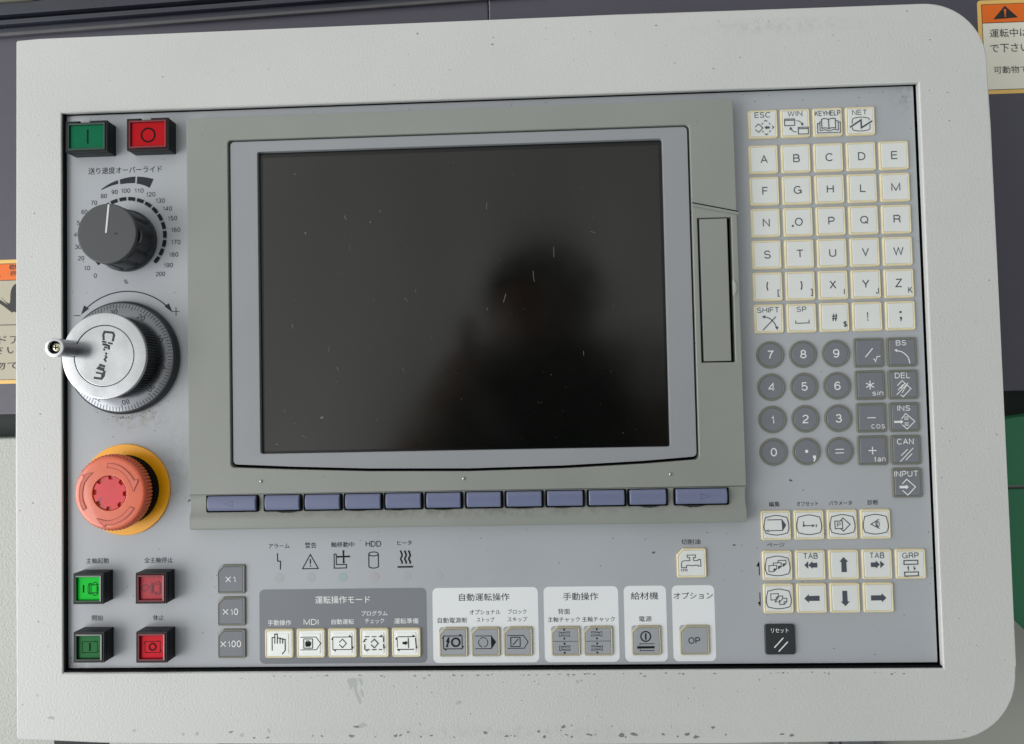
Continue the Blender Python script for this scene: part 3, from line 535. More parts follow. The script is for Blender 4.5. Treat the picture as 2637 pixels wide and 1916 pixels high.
key(3, Y0 - 1, 'grey', [('L', 8, [(1272, 490), (1272, 576)]), ('L', 8, [(1234, 512), (1310, 556)]), ('L', 8, [(1234, 556), (1310, 512)]), t('sin', 1342, 610, 104, 50)], 'square grey key marked with an asterisk and sin', sC, (1276, 533))
key(4, Y0 - 1, 'grey', [t('DEL', 1583, 437, 145, 54), ('L', 7, [(1530, 535), (1577, 487), (1658, 565), (1580, 643), (1557, 622)]), ('L', 7, [(1535, 578), (1586, 524)]), ('L', 7, [(1522, 622), (1612, 530)]), ('L', 7, [(1570, 606), (1632, 510)]), ('L', 7, [(1560, 562), (1604, 512)])],
    'square grey key marked DEL', sC, (1591, 524))
key(3, Y0 - 2, 'grey', [('L', 7, [(1242, 846), (1322, 846)]), t('cos', 1342, 930, 128, 42)], 'square grey key marked with a minus and cos', sC, (1285, 846))
key(4, Y0 - 2, 'grey', [t('INS', 1597, 752, 120, 54), ('F', [(1500, 873), (1562, 873), (1562, 860), (1588, 882), (1562, 904), (1562, 892), (1500, 892)]), ('L', 7, [(1572, 853), (1612, 803), (1695, 880), (1620, 953), (1574, 910)])] +
    [('L', 5, [(1596, y), (1636, y)]) for y in (836, 848, 860, 893, 905, 917)], 'square grey key marked INS', sC, (1605, 838))
key(3, Y0 - 3, 'grey', [('L', 8, [(1256, 1161), (1332, 1161)]), ('L', 8, [(1294, 1124), (1294, 1198)]), t('tan', 1360, 1243, 106, 50)], 'square grey key marked with a plus and tan', sC, (1299, 1160))
key(4, Y0 - 3, 'grey', [t('CAN', 1610, 1073, 158, 56), ('L', 7, [(1555, 1265), (1683, 1135)]), ('L', 7, [(1565, 1208), (1628, 1147)]), ('L', 7, [(1608, 1250), (1670, 1188)])], 'square grey key marked CAN', sC, (1617, 1153))
key(4, Y0 - 4, 'grey', [t('INPUT', 1618, 1382, 226, 56), ('F', [(1550, 1496), (1610, 1496), (1610, 1484), (1638, 1508), (1610, 1532), (1610, 1520), (1550, 1520)]), ('L', 8, [(1577, 1478), (1620, 1434), (1700, 1508), (1625, 1585), (1577, 1540)])], 'square grey key marked INPUT', sC, (1629, 1468))
# page and cursor keys
sD = 311
def barrel(cx, cy): return ('L', 7, smooth([(cx - 117, cy + 15), (cx - 102, cy - 66), (cx - 85, cy - 76), (cx, cy - 93), (cx + 85, cy - 76), (cx + 102, cy - 66), (cx + 117, cy + 15), (cx + 105, cy + 66), (cx + 88, cy + 78), (cx, cy + 93), (cx - 88, cy + 78), (cx - 105, cy + 66)], 4, True), 1)
key(0.0, -11.36, 'white', [barrel(285, 300), ('L', 7, [(200, 249), (338, 248), (343, 350), (210, 352)]), ('F', [(341, 246), (378, 300), (345, 352)]), ('L', 5, [(180, 345), (215, 362)]), ('L', 5, [(190, 362), (208, 338)])], 'white key below the first label with a tape symbol', sD, (285, 302))
key(1.0, -11.36, 'white', [barrel(596, 295), ('L', 7, [(543, 262), (546, 303), (640, 304)]), ('D', 546, 303, 11), ah(650, 304, (1, 0), 26), ('L', 7, [(661, 290), (662, 318)])], 'white key with an offset arrow symbol', sD, (599, 297))
key(2.0, -11.36, 'white', [barrel(907, 290), ('L', 7, [(836, 258), (906, 257), (908, 328), (838, 330)], 1), t('P', 873, 293, 34, 44), ('L', 7, [(890, 253), (912, 229), (977, 290), (915, 353), (890, 334)])], 'white key with a P in a square and a diamond', sD, (909, 291))
key(3.0, -11.36, 'white', [barrel(1216, 287), ('L', 7, [(1248, 240), (1172, 287), (1250, 328)]), ('L', 7, smooth([(1228, 252), (1217, 286), (1230, 318)])), ('L', 5, arc(1239, 286, 10, 26, 0, 345, 14), 1)], 'white key with an eye symbol', sD, (1219, 286))
up = lambda x, y: [('L', 6, [(x, y), (x, y + 58), (x + 45, y + 57), (x + 73, y + 32), (x + 73, y - 2)], 1), ('F', [(x + 42, y + 58), (x + 42, y + 28), (x + 76, y + 28)])]
dn = lambda x, y: [('L', 6, [(x, y), (x, y + 60), (x + 48, y + 58), (x + 74, y + 32), (x + 74, y - 2)], 1), ('L', 5, [(x + 46, y + 56), (x + 46, y + 30), (x + 72, y + 29)])]
key(0.0, -12.58, 'white', [barrel(296, 684)] + up(214, 680) + [('L', 6, [(257, 678), (257, 656), (330, 654), (330, 690), (302, 712)]), ('F', [(298, 712), (300, 684), (332, 683)]), ('L', 6, [(302, 654), (302, 632), (375, 631), (375, 664), (346, 690)]), ('F', [(342, 690), (344, 660), (378, 660)])],
    'white page up key with three rising sheets', sD, (298, 681))
key(0.0, -13.58, 'white', [barrel(305, 992), ('L', 6, [(232, 944), (303, 942), (303, 962), (275, 1000), (232, 1002)], 1), ('L', 6, [(276, 1000), (270, 1020), (312, 1020)]), ('L', 6, [(303, 965), (342, 965), (342, 988)]), ('L', 6, [(312, 1000), (312, 1045), (355, 1044), (380, 1018), (380, 986), (345, 988), (312, 1020)]), ('L', 5, [(278, 975), (303, 972), (280, 1010)]), ('L', 5, [(353, 1042), (353, 1018), (378, 1016)])],
    'white page down key with three falling sheets', sD, (307, 990))
arrL = lambda x0, x1, y: ('F', [(x0, y), (x0 + 42, y - 40), (x0 + 42, y - 22), (x1, y - 22), (x1, y + 22), (x0 + 42, y + 22), (x0 + 42, y + 40)])
key(1.0, -12.58, 'white', [t('TAB', 607, 592, 136, 54), ('F', [(546, 678), (582, 640), (582, 712)]), ('F', [(584, 678), (622, 640), (622, 658), (667, 656), (667, 700), (622, 700), (622, 712)])], 'white key marked TAB with arrows to the left', sD, (608, 679))
key(2.0, -12.58, 'white', [('F', [(915, 600), (958, 645), (940, 645), (942, 742), (892, 742), (892, 645), (874, 645)])], 'white key with an upward arrow', sD, (919, 674))
key(3.0, -12.58, 'white', [t('TAB', 1227, 584, 136, 54), ('F', [(1292, 669), (1254, 634), (1254, 704)]), ('F', [(1250, 669), (1212, 632), (1212, 650), (1166, 650), (1166, 692), (1212, 692), (1212, 706)])], 'white key marked TAB with arrows to the right', sD, (1230, 669))
key(4.0, -12.58, 'white', [t('GRP', 1540, 582, 154, 54), ('L', 8, [(1477, 630), (1605, 628), (1605, 664), (1477, 666)], 1), ('L', 8, [(1478, 738), (1607, 737), (1607, 772), (1480, 775)], 1), ('L', 7, [(1516, 722), (1516, 690)]), ('F', [(1518, 674), (1518, 700), (1502, 702)]), ('L', 7, [(1567, 680), (1568, 712)]), ('F', [(1570, 726), (1568, 700), (1584, 698)])],
    'white key marked GRP', sD, (1543, 663))
key(1.0, -13.58, 'white', [('F', [(545, 988), (588, 946), (588, 963), (688, 962), (688, 1010), (588, 1010), (588, 1028)])], 'white key with an arrow to the left', sD, (618, 986))
key(2.0, -13.58, 'white', [('F', [(928, 1056), (884, 1012), (902, 1012), (902, 912), (948, 912), (950, 1012), (970, 1012)])], 'white key with a downward arrow', sD, (930, 980))
key(3.0, -13.58, 'white', [('F', [(1310, 980), (1266, 936), (1266, 955), (1166, 956), (1166, 1004), (1266, 1003), (1266, 1022)])], 'white key with an arrow to the right', sD, (1240, 978))
key(0.0, -14.81, 'black', [t('リセット', 315, 1287, 162, 44), ('L', 9, [(258, 1447), (345, 1355)]), ('L', 9, [(298, 1483), (385, 1392)])], 'black reset key at the bottom of the keypad', sD, (318, 1373))
# step keys
sE = 357
key(-16.977, -12.805, 'cdark', [('T', '×', 1872, 353, 66, 66), t('1', 1942, 352, 26, 72)], 'grey key marked X1', sE, (1903, 353))
key(-16.977, -13.805, 'cdark', [('T', '×', 1845, 714, 66, 66), t('10', 1945, 713, 88, 74)], 'grey key marked X10', sE, (1908, 711))
key(-16.977, -14.805, 'cdark', [('T', '×', 1820, 1073, 66, 66), t('100', 1948, 1071, 150, 74)], 'grey key marked X100', sE, (1911, 1071))
# mode keys
sF = 352; YM = -14.813
hand = [('L', 9, [(230, 1310), (230, 1170), (258, 1168)]), ('L', 9, [(260, 1235), (260, 1132), (288, 1132), (288, 1235)]), ('L', 9, [(290, 1175), (318, 1175), (318, 1235)]), ('L', 9, [(320, 1182), (347, 1182), (347, 1235)]), ('L', 9, [(349, 1190), (375, 1190), (375, 1310), (340, 1348)])]
key(-15.461, YM, 'lit', hand, 'lit white key with a hand symbol', sF, (305, 1238))
key(-14.461, YM, 'lit', [('L', 7, [(545, 1167), (718, 1165), (768, 1235), (722, 1303), (545, 1303)]), ('L', 8, [(582, 1185), (680, 1185), (680, 1285), (582, 1285)], 1),
    ('F', [(598, 1215), (606, 1215), (608, 1228), (612, 1198), (621, 1198), (622, 1228), (628, 1200), (637, 1200), (638, 1228), (643, 1206), (651, 1206), (652, 1230), (657, 1216), (664, 1216), (664, 1250), (648, 1270), (606, 1270), (598, 1255)])], 'lit white key with a hand in a square and an arrow outline', sF, (657, 1236))
tri = lambda *p: ('F', list(p))
cyc = [tri((1085, 1140), (1118, 1166), (1085, 1166)), tri((1114, 1270), (1134, 1270), (1114, 1304)), tri((936, 1322), (902, 1298), (936, 1298)), tri((886, 1194), (906, 1162), (906, 1194))]
dia = lambda x: ('L', 8, [(975 + x, 1222), (1012 + x, 1187), (1055 + x, 1233), (1012 + x, 1280), (975 + x, 1245)])
key(-13.461, YM, 'lit', [('L', 7, [(905, 1165), (1113, 1165), (1113, 1300), (905, 1300)], 1), dia(0)] + cyc, 'lit white key with a diamond in a cycle of solid arrows', sF, (1010, 1233))
key(-12.461, YM, 'lit', dash([[(1256, 1161), (1315, 1161)], [(1338, 1161), (1392, 1161)], [(1415, 1161), (1450, 1161)], [(1467, 1165), (1467, 1220)], [(1467, 1240), (1467, 1280)], [(1450, 1300), (1415, 1300)], [(1392, 1300), (1338, 1300)], [(1315, 1300), (1285, 1300)], [(1260, 1300), (1260, 1240)], [(1260, 1215), (1260, 1188), (1285, 1188)]], 8) +
    [dia(354), tri((1436, 1138), (1470, 1162), (1436, 1162)), tri((1467, 1268), (1488, 1268), (1467, 1300)), tri((1290, 1320), (1256, 1298), (1290, 1298)), tri((1240, 1218), (1262, 1186), (1262, 1218))], 'lit white key with a diamond in a cycle of dashed arrows', sF, (1365, 1230))
key(-11.461, YM, 'lit', dash([[(1632, 1161), (1815, 1161)], [(1620, 1165), (1620, 1278)], [(1820, 1175), (1830, 1285)], [(1620, 1297), (1805, 1297)]], 8) + [tri((1790, 1138), (1825, 1162), (1790, 1162)), tri((1598, 1190), (1620, 1155), (1620, 1190)), tri((1822, 1268), (1842, 1268), (1826, 1302)), tri((1645, 1318), (1612, 1296), (1645, 1296)),
    ('L', 8, [(1742, 1172), (1744, 1282)]), ('F', [(1680, 1215), (1712, 1215), (1712, 1203), (1737, 1228), (1712, 1252), (1712, 1241), (1680, 1241)])], 'lit white key with an arrow meeting a bar inside a cycle', sF, (1720, 1227))
# automatic and manual operation keys
sG = 378
key(-9.99, YM, 'cgrey', [('L', 8, [(195, 1217), (415, 1217), (415, 1366), (198, 1366)], 1), tri((385, 1192), (420, 1218), (385, 1218)), tri((415, 1335), (438, 1335), (415, 1370)), tri((230, 1388), (196, 1364), (230, 1364)), tri((178, 1248), (198, 1214), (198, 1248)),
    ('F', [(250, 1232), (270, 1232), (258, 1272), (270, 1275), (246, 1325), (252, 1345), (224, 1345), (230, 1322), (244, 1288), (226, 1285)]), ('C', 340, 1290, 46, 19)], 'grey key with a lightning bolt and ring', sG, (315, 1290))
key(-8.99, YM, 'cgrey', [('L', 7, [(565, 1217), (757, 1217), (757, 1363), (568, 1363)]), tri((757, 1214), (812, 1288), (757, 1366)), ('A', 660, 1290, 54, 7, 40, 135), ('A', 660, 1290, 54, 7, 145, 260), ('A', 660, 1290, 54, 7, 280, 395)], 'grey key with a broken circle and a solid arrow head', sG, (691, 1287))
key(-7.99, YM, 'cgrey', [('L', 7, [(947, 1212), (1135, 1212), (1190, 1287), (1143, 1360), (950, 1360)]), ('L', 8, [(988, 1233), (1096, 1233), (1096, 1340), (988, 1340)], 1), ('L', 8, [(1010, 1322), (1075, 1252)])], 'grey key with a struck square in an arrow outline', sG, (1073, 1285))
def chuck(cx, m):
    o = []
    for yy in (1200, 1362):
        P = [(-53, -25), (-38, -25), (-34, -18), (70, -28), (72, -12), (-22, -12), (-30, 0), (-22, 12), (72, 10), (72, 28), (-34, 20), (-38, 28), (-50, 28)]
        o.append(('L', 4, [(cx + m * (x - 8), yy + y) for x, y in P], 1))
        d = 1 if yy < 1284 else -1
        o += [('L', 15, [(cx, yy - 62), (cx, yy - 40)]), ('L', 15, [(cx, yy + 42), (cx, yy + 62)])]
    return o + [('L', 3, [(cx - 135, 1284), (cx + 158, 1284)])]
key(-6.516, YM, 'cgrey', chuck(1618, 1), 'grey key with two chuck symbols facing left', sG, (1636, 1284))
key(-5.516, YM, 'cgrey', chuck(1618, -1), 'grey key with two chuck symbols facing right', sG, (1636, 1284))
key(-4.044, YM, 'cgrey', [('C', 835, 1228, 56, 14), ('L', 15, [(835, 1193), (835, 1264)]), ('L', 6, [(766, 1328), (766, 1312), (932, 1312)]), ('L', 22, [(733, 1353), (932, 1352)]), ('L', 6, [(766, 1372), (766, 1390), (932, 1389)])], 'grey key with a power symbol over bars', sG, (845, 1277))
key(-2.577, YM, 'cgrey', [t('OP', 1405, 1275, 135, 74)], 'grey key marked OP', sG, (1413, 1273))
key(-2.60, -12.47, 'cwhite', [('L', 8, [(1332, 268), (1428, 268), (1428, 298), (1402, 298), (1405, 333), (1455, 333), (1458, 320), (1485, 320), (1488, 396), (1458, 396), (1456, 386), (1425, 386)] + smooth([(1425, 384), (1390, 392), (1350, 384), (1322, 388)]) + [(1322, 412), (1265, 412), (1265, 365)] + smooth([(1265, 365), (1275, 340), (1305, 333)])[1:] + [(1362, 332), (1360, 298), (1335, 298)], 1)] +
    [('L', 7, [(x + d, 425), (x, 455)]) for x, d in ((1260, 6), (1282, 4), (1305, 0), (1328, -6))], 'white coolant key with a tap symbol', sG, (1385, 360))

# ---- display unit
H = 0.4
disp = empty('display_unit', panel, (-9.6, -4.7, 0)); disp['label'] = 'green-grey display unit with dark screen and row of lavender keys'
X0, X1 = -18.16, -0.965
top_out = [(X0 - 0.045, 1.74), (X0 + 0.02, 1.795), (X1 - 0.07, 1.82), (X1 - 0.02, 1.76), (X1 + 0.01, -10.10), (X0, -10.11)]
bz = rr(7.255, 5.17, 0.13, 5, 0, -9.605, -4.115)
bz = [(x + (0.045 if y < -4 else -0.005) * (1 if x < -9 else -0.1), y) for x, y in bz]
lo = [p for p in bz if p[1] < -9.2]
bez_hole = [p for p in bz]
# sag of the lower edge
i3 = max(i for i, p in enumerate(bez_hole) if p[0] < -9.6 and p[1] < -9.2)
bez_hole = bez_hole[:i3 + 1] + [(-15, -9.37), (-12.5, -9.47), (-9.4, -9.52), (-6.5, -9.48), (-4, -9.38)] + bez_hole[i3 + 1:]
slot = [(-2.19, -1.875), (-1.155, -1.87), (-1.165, -6.335), (-2.185, -6.33)]
bm = plate(top_out, [bez_hole, slot], 0.0, H, 0.035, 3)
# channel and lower lip, one section drawn along the width
sec = [(-10.113, 0.0), (-10.113, 0.385), (-10.135, 0.365), (-10.19, 0.33), (-10.30, 0.295), (-10.42, 0.285), (-10.58, 0.30), (-10.70, 0.335), (-10.78, 0.375), (-10.83, 0.395), (-10.90, 0.40), (-11.10, 0.395), (-11.17, 0.37), (-11.205, 0.32), (-11.21, 0.0)]
vs = []
xsx = [X0 + 0.012, X0 + 0.03, X1 - 0.02, X1 + 0.0]
for k, x in enumerate(xsx):
    d = 0.03 if k in (0, 3) else 0
    vs.append([bm.verts.new((x, y + (d if y < -11.1 else 0), max(z - d, 0))) for y, z in sec])
for a, b in zip(vs, vs[1:]):
    for i in range(len(sec) - 1): bm.faces.new((a[i], a[i + 1], b[i + 1], b[i]))
bm.faces.new(vs[0]); bm.faces.new(vs[-1][::-1])
put('display_housing', bm, 'shell', disp, smooth=28)
# slanted seam lip above the card slot
bm = new(); prism(bm, [(-2.335, -1.42), (-2.335, -1.50), (-0.925, -1.81), (-0.925, -1.735)], H - 0.05, H + 0.045, 0.012)
put('slanted_trim_lip', bm, 'shell', disp)
bm = new(); prism(bm, [(-2.335, -1.375), (-2.335, -1.418), (-0.935, -1.733), (-0.935, -1.69)], H - 0.02, H + 0.004); put('trim_gap', bm, 'dark', disp, smooth=0)
bm = new(); box(bm, -2.32, -1.03, -6.45, -1.75, 0.02, 0.12); put('slot_recess', bm, 'dark', disp, smooth=0)
bm = new(); prism(bm, [(-2.125, -1.905), (-1.285, -1.90), (-1.285, -6.295), (-2.115, -6.295)], 0.125, 0.385, 0.02); put('card_slot_cover', bm, 'shell', disp)
bm = new()
for i in range(9):                                   # worn thumb notch beside the cover
    pass
ring0 = [(-1.165 + 0.0, -3.83 - 0.065 * i) for i in range(9)]
nn = []
for k, (ww, zz) in enumerate(((0.0, 0.36), (0.05, 0.405), (0.11, 0.425), (0.16, 0.402))):
    nn.append([bm.verts.new((-1.175 + ww * math.sin(math.pi * (i + 0.01) / 8.02) ** 0.7, -3.80 - 0.066 * i, zz if 0 < i < 8 else 0.395)) for i in range(9)])
for a, b in zip(nn, nn[1:]):
    for i in range(8): bm.faces.new((a[i], a[i + 1], b[i + 1], b[i]))
put('thumb_notch', bm, 'shell', disp, smooth=80)
# bezel inside the dark gap
g = 0.055
bi = [(x + (g if x < -9.6 else -g) * (0.0 if -16.3 < x < -2.9 else 1), y + (g * 1.6 if y < -4 else -g * 0.7)) for x, y in bez_hole]
bm = new(); box(bm, -17.0, -2.2, -9.8, 1.2, 0.01, 0.10); put('bezel_recess', bm, 'dark', disp, smooth=0)
scr = [(x, y) for x, y in rr(6.375, 4.77, 0.07, 4, 0, -9.56, -4.105)]
scr = [(x + (0.04 * (0.66 - y) / 9.5 if x < -9 else -0.02 * (0.66 - y) / 9.5), y) for x, y in scr]
bm = plate(bi, [scr], 0.11, 0.345, 0.025, 2); put('screen_bezel', bm, 'bezel', disp, smooth=35)
bm = new(); box(bm, -16.1, -3.0, -9.0, 0.8, 0.11, 0.20, 0.02); put('screen_border', bm, 'glassrim', disp)
bm = new(); box(bm, -15.80, -3.29, -8.80, 0.50, 0.205, 0.225, 0.02); screen = put('screen', bm, 'glass', disp)
# scratches and lint on the glass
it = []
sc6 = lambda x, y: ((x - 36) / 1.9167 / 82.6 - 15.97, 0.66 - (y - 96) / 1.9167 / 82.4)
def mark(pts, w): it.append(('L', w, [sc6(*p) for p in pts]))
for p, w in [([(1190, 378), (1186, 415)], .012), ([(1516, 612), (1516, 663)], .014), ([(1412, 728), (1413, 760), (1418, 782)], .013), ([(1275, 838), (1262, 880)], .016), ([(343, 1432), (356, 1428)], .06), ([(275, 503), (277, 512)], .04), ([(474, 425), (482, 445)], .02),
             ([(203, 960), (210, 985)], .014), ([(425, 1180), (435, 1198)], .014), ([(1650, 1130), (1652, 1152)], .012), ([(222, 205), (228, 212)], .02), ([(602, 458), (606, 465)], .03), ([(650, 403), (656, 416)], .012), ([(770, 845), (785, 862)], .01), ([(825, 805), (828, 822)], .01),
             ([(1700, 540), (1722, 548)], .012), ([(500, 575), (500, 598)], .008), ([(755, 1190), (765, 1215)], .008), ([(1180, 905), (1182, 916)], .014), ([(388, 1075), (388, 1108)], .008), ([(250, 1515), (265, 1528)], .012), ([(118, 1556), (128, 1560)], .03), ([(160, 1385), (165, 1400)], .010)]: mark(p, w)
for i in range(190):
    x, y = random.uniform(70, 2030), random.uniform(120, 1560)
    if random.random() < 0.5: y = random.uniform(900, 1560)
    r = random.choice((.006, .006, .008, .010, .014)); a = random.uniform(0, 6.28); l = r * random.uniform(30, 260)
    mark([(x, y), (x + l * math.cos(a) * 1.2, y + l * math.sin(a))], r * 1.3)
o = put('screen_scratches', flat(it, 1, (0, 0), 0.227, 0.00001, False), 'dust', disp, smooth=0, recalc=False); o['kind'] = 'stuff'
# soft keys
xs = [(-17.575, -16.005), (-15.763, -14.641), (-14.499, -13.382), (-13.24, -12.114), (-11.987, -10.865), (-10.725, -9.635), (-9.482, -8.397), (-8.257, -7.149), (-7.01, -5.893), (-5.741, -4.628), (-4.504, -3.369), (-3.109, -1.53)]
for a, b in xs:
    hw = (b - a) / 2; cxk = (a + b) / 2
    bm = new(); n = 9
    prof = [(0.235 * math.cos(math.pi * i / n), 0.03 + 0.115 * math.sin(math.pi * i / n) ** 0.8) for i in range(n + 1)]
    prof = [(0.235, -0.15)] + prof + [(-0.235, -0.15)]
    rings = [[bm.verts.new((x, y * k, z - d)) for y, z in prof] for x, k, d in ((-hw + 0.015, 0.93, 0.035), (-hw + 0.03, 0.98, 0.010), (-hw + 0.055, 1, 0), (hw - 0.055, 1, 0), (hw - 0.03, 0.98, 0.010), (hw - 0.015, 0.93, 0.035))]
    for p, q2 in zip(rings, rings[1:]):
        for i in range(len(prof) - 1): bm.faces.new((p[i], p[i + 1], q2[i + 1], q2[i]))
    bm.faces.new(rings[0]); bm.faces.new(rings[-1][::-1])
    sk = put('soft_key', bm, 'soft', disp, (cxk, -10.39, 0.32), smooth=40)
    if hw > 0.7:
        d = -1 if cxk < -9 else 1
        sk['label'] = 'wider lavender key with a raised arrow to the ' + ('left' if d < 0 else 'right')
        put('raised_arrow', flat([('L', 0.016, [(-0.12 * d, -0.08), (-0.12 * d, 0.08), (0.14 * d, 0)], 1)], 1, (0, 0), 0.147, flip=False), 'softmark', disp, (cxk + 0.08 * d, -10.39, 0.32), smooth=0, recalc=False)
    bm = new(); box(bm, -hw - 0.045, hw + 0.045, -0.28, 0.285, -0.2, 0.0, 0.05, 0.01); put('key_slot', bm, 'dark', disp, (cxk, -10.385, 0.365))
it = []
for a, b, dpt in ((-15.4, -14.75, .05), (-13.1, -12.6, .02), (-11.8, -11.4, .02), (-10.5, -9.9, .025), (-8.1, -7.4, .02), (-4.2, -3.6, .05), (-2.9, -2.2, .06), (-6.8, -6.3, .02)):
    n = 14; it.append(('F', [(a + (b - a) * i / n, -10.665) for i in range(n + 1)] + [(b - (b - a) * i / n, -10.672 - dpt * math.sin(math.pi * i / n) * random.uniform(0.6, 1.1)) for i in range(n + 1)]))
for i in range(70):
    e_ = random.random(); r_ = random.choice((.008, .012, .016))
    if e_ < 0.4: x_, y_ = random.uniform(-12.6, -6.6), -9.535 + random.gauss(0, .01)
    elif e_ < 0.7: x_, y_ = -2.345 + random.gauss(0, .01), random.uniform(-9, 0.9)
    else: x_, y_ = random.uniform(-16.6, -2.6), 1.06 + random.gauss(0, .008)
    it.append(('F', [(x_ + r_ * 2 * random.uniform(.5, 1.3) * math.cos(a_), y_ + r_ * random.uniform(.5, 1.3) * math.sin(a_)) for a_ in (0, 1, 2, 3, 4, 5)]))
for f_ in range(0): pass
o = put('grime_patches', flat(it, 1, (0, 0), 0.358, 0.0001, False), 'grime', disp, smooth=0, recalc=False); o['kind'] = 'stuff'
for x, y in ((-15.866, -9.719), (-9.549, -9.738), (-3.235, -9.704)):
    bm = new(); loft(bm, [(circ(0.055, 14), H - 0.01), (circ(0.05, 14), H + 0.015), (circ(0.03, 14), H + 0.032), (circ(0.01, 14), H + 0.038)]); put('raised_dot', bm, 'alu', disp, (x, y, 0), smooth=80)

# ---- lamp buttons
def button(x, y, hw, hh, notch, lens, plate_m, items, ink, s, c, label, lz=0.0, top=None):
    b = empty('push_button', panel, (x, y, 0), label)
    bm = new(); box(bm, -hw, hw, -hh, hh, -0.01, 0.36, 0.03)
    box(bm, -hw + 0.03, hw - 0.03, -hh + 0.03, hh - 0.03, 0.361, 0.39, 0.03)
    w = 0.045; z0, z1 = 0.391, 0.475 + lz
    if notch:
        prism(bm, [(0.09, hh), (0.11, hh - w), (hw - w, hh - w), (hw - w, -hh + w), (-hw + w, -hh + w), (-hw + w, hh - w), (-0.30, hh - w), (-0.22, hh), (-hw, hh), (-hw, -hh), (hw, -hh), (hw, hh)][::-1], z0, z1)
        prism(bm, [(-0.23, hh - w), (-0.17, hh - w - 0.001), (0.08, hh - w), (0.08, hh - w + 0.012), (-0.24, hh - w + 0.012)], z0, z1 - 0.03)
    else:
        o_, i_ = rr(hw, hh, 0.02, 2), rr(hw - w, hh - w, 0.02, 2); loft(bm, [(o_, z0), (o_, z1 - 0.012), (rr(hw - 0.012, hh - 0.012, 0.02, 2), z1), (i_, z1), (i_, z0)], cap1=False)
    put('button_housing', bm, 'housing', b, (x, y, 0), smooth=25)
    lh, lv = hw - w - 0.010, hh - w - 0.010; lw = 0.075
    P_ = lambda i: rr(lh - i, lv - i, max(0.03 - i, 0.012), 3)
    bm = new(); loft(bm, [(P_(0), 0.392), (P_(0), 0.480 + lz), (P_(0.014), 0.497 + lz), (P_(0.05), 0.497 + lz), (P_(0.062), 0.490 + lz), (P_(lw), 0.425)], cap1=False)
    put('lens', bm, lens, b, (x, y, 0))
    bm = new(); ph, pv = lh - lw + 0.004, lv - lw + 0.004; loft(bm, [(rr(ph, pv, 0.012, 2), 0.392), (rr(ph, pv, 0.012, 2), 0.436), (rr(ph - 0.012, pv - 0.012, 0.012, 2), 0.442)])
    put('lamp_plate', bm, plate_m, b, (x, y, 0))
    put('legend', flat(items, s * 1.04, c, 0.4435), ink, b, (x, y, 0), smooth=0, recalc=False)
M['gink'] = mat('dark_green_ink', (4, 30, 24), 0.5, spec=0.1); M['rink'] = mat('dark_red_ink', (46, 6, 10), 0.5, spec=0.1); M['fink'] = mat('faded_red_ink', (104, 30, 42), 0.5)
button(-21.39, 1.30, 0.675, 0.50, True, 'glens', 'gplate', [('L', 0.06, [(0.02, 0.23), (0.02, -0.24)])], 'gink', 1, (0, 0), 'dark green push button marked with a vertical bar')
button(-19.405, 1.31, 0.672, 0.51, True, 'rlens', 'rplate', [('C', -0.0, 0.02, 0.225, 0.062)], 'rink', 1, (0, 0), 'red push button marked with a ring')
cE = (295, 460)
motor = [('F', [(217, 425), (236, 425), (236, 508), (217, 508)]), ('L', 7, [(292, 408), (312, 408), (312, 525), (292, 525), (278, 500), (278, 438)], 1), ('L', 6, [(296, 412), (296, 522)]), ('L', 7, [(312, 425), (400, 423)]), ('L', 7, [(312, 512), (400, 512)]), ('L', 6, [(380, 425), (380, 510)]), ('L', 6, [(380, 440), (395, 450), (382, 462), (396, 474), (382, 486), (395, 498)]),
         ('A', 357, 423, 28, 7, 0, 180), ('A', 357, 512, 28, 7, 180, 360)]
button(-21.285, -12.94, 0.485, 0.475, False, 'glens2', 'glit', motor, 'gink', 345, (292, 462), 'lit bright green push button with a motor symbol', 0.02)
button(-19.30, -12.945, 0.49, 0.475, False, 'rlens', 'rworn', [('C', 920 - 705, 460, 34, 14)] + [tuple([k[0]] + list(k[1:])) for k in motor[1:]] + [('L', 6, [(300, 430), (300, 500)])], 'fink', 345, (292, 462), 'worn pinkish red push button with a faded ring and motor symbol', 0.02)
fr = [('L', 6, [(215, 1065), (388, 1065), (388, 1185), (215, 1185)], 1), tri((200, 1088), (216, 1060), (216, 1088)), tri((404, 1162), (388, 1190), (388, 1162)), tri((244, 1196), (214, 1184), (244, 1184)), tri((360, 1054), (390, 1066), (360, 1066))]
button(-21.265, -14.735, 0.49, 0.47, False, 'glens3', 'gdull', fr + [('L', 15, [(300, 1080), (300, 1168)])], 'gink', 345, (300, 1122), 'dull green push button with a bar in a cycle of arrows', 0.02)
button(-19.285, -14.745, 0.49, 0.475, False, 'rlens', 'rplate2', fr + [('C', 302, 1124, 36, 15)], 'rink', 345, (300, 1122), 'bright red push button with a ring in a cycle of arrows', 0.02)

# ---- feed override knob
kn = empty('rotary_knob', panel, (-20.35, -1.985, 0), 'dark grey fluted rotary knob with a white pointer line')
KP = (-20.35, -1.985, 0)
def flute(r, d, n=12, m=12): return [((r - d * max(0, math.cos(n * a)) ** 2) * math.cos(a), (r - d * max(0, math.cos(n * a)) ** 2) * math.sin(a)) for a in [2 * math.pi * i / (n * m) for i in range(n * m)]]
bm = new(); loft(bm, [(flute(1.0, 0, 12), 0.03), (flute(1.0, 0, 12), 0.14), (flute(0.965, 0.0, 12), 0.17), (flute(0.955, 0.06, 12), 0.24), (flute(0.935, 0.07, 12), 0.80), (flute(0.92, 0.02, 12), 0.90), (flute(0.90, 0.0, 12), 0.92), (flute(0.90, 0, 12), 0.935), (flute(0.915, 0, 12), 0.94), (flute(0.915, 0, 12), 1.0)])
put('knob_body', bm, 'knob', kn, KP, smooth=40)
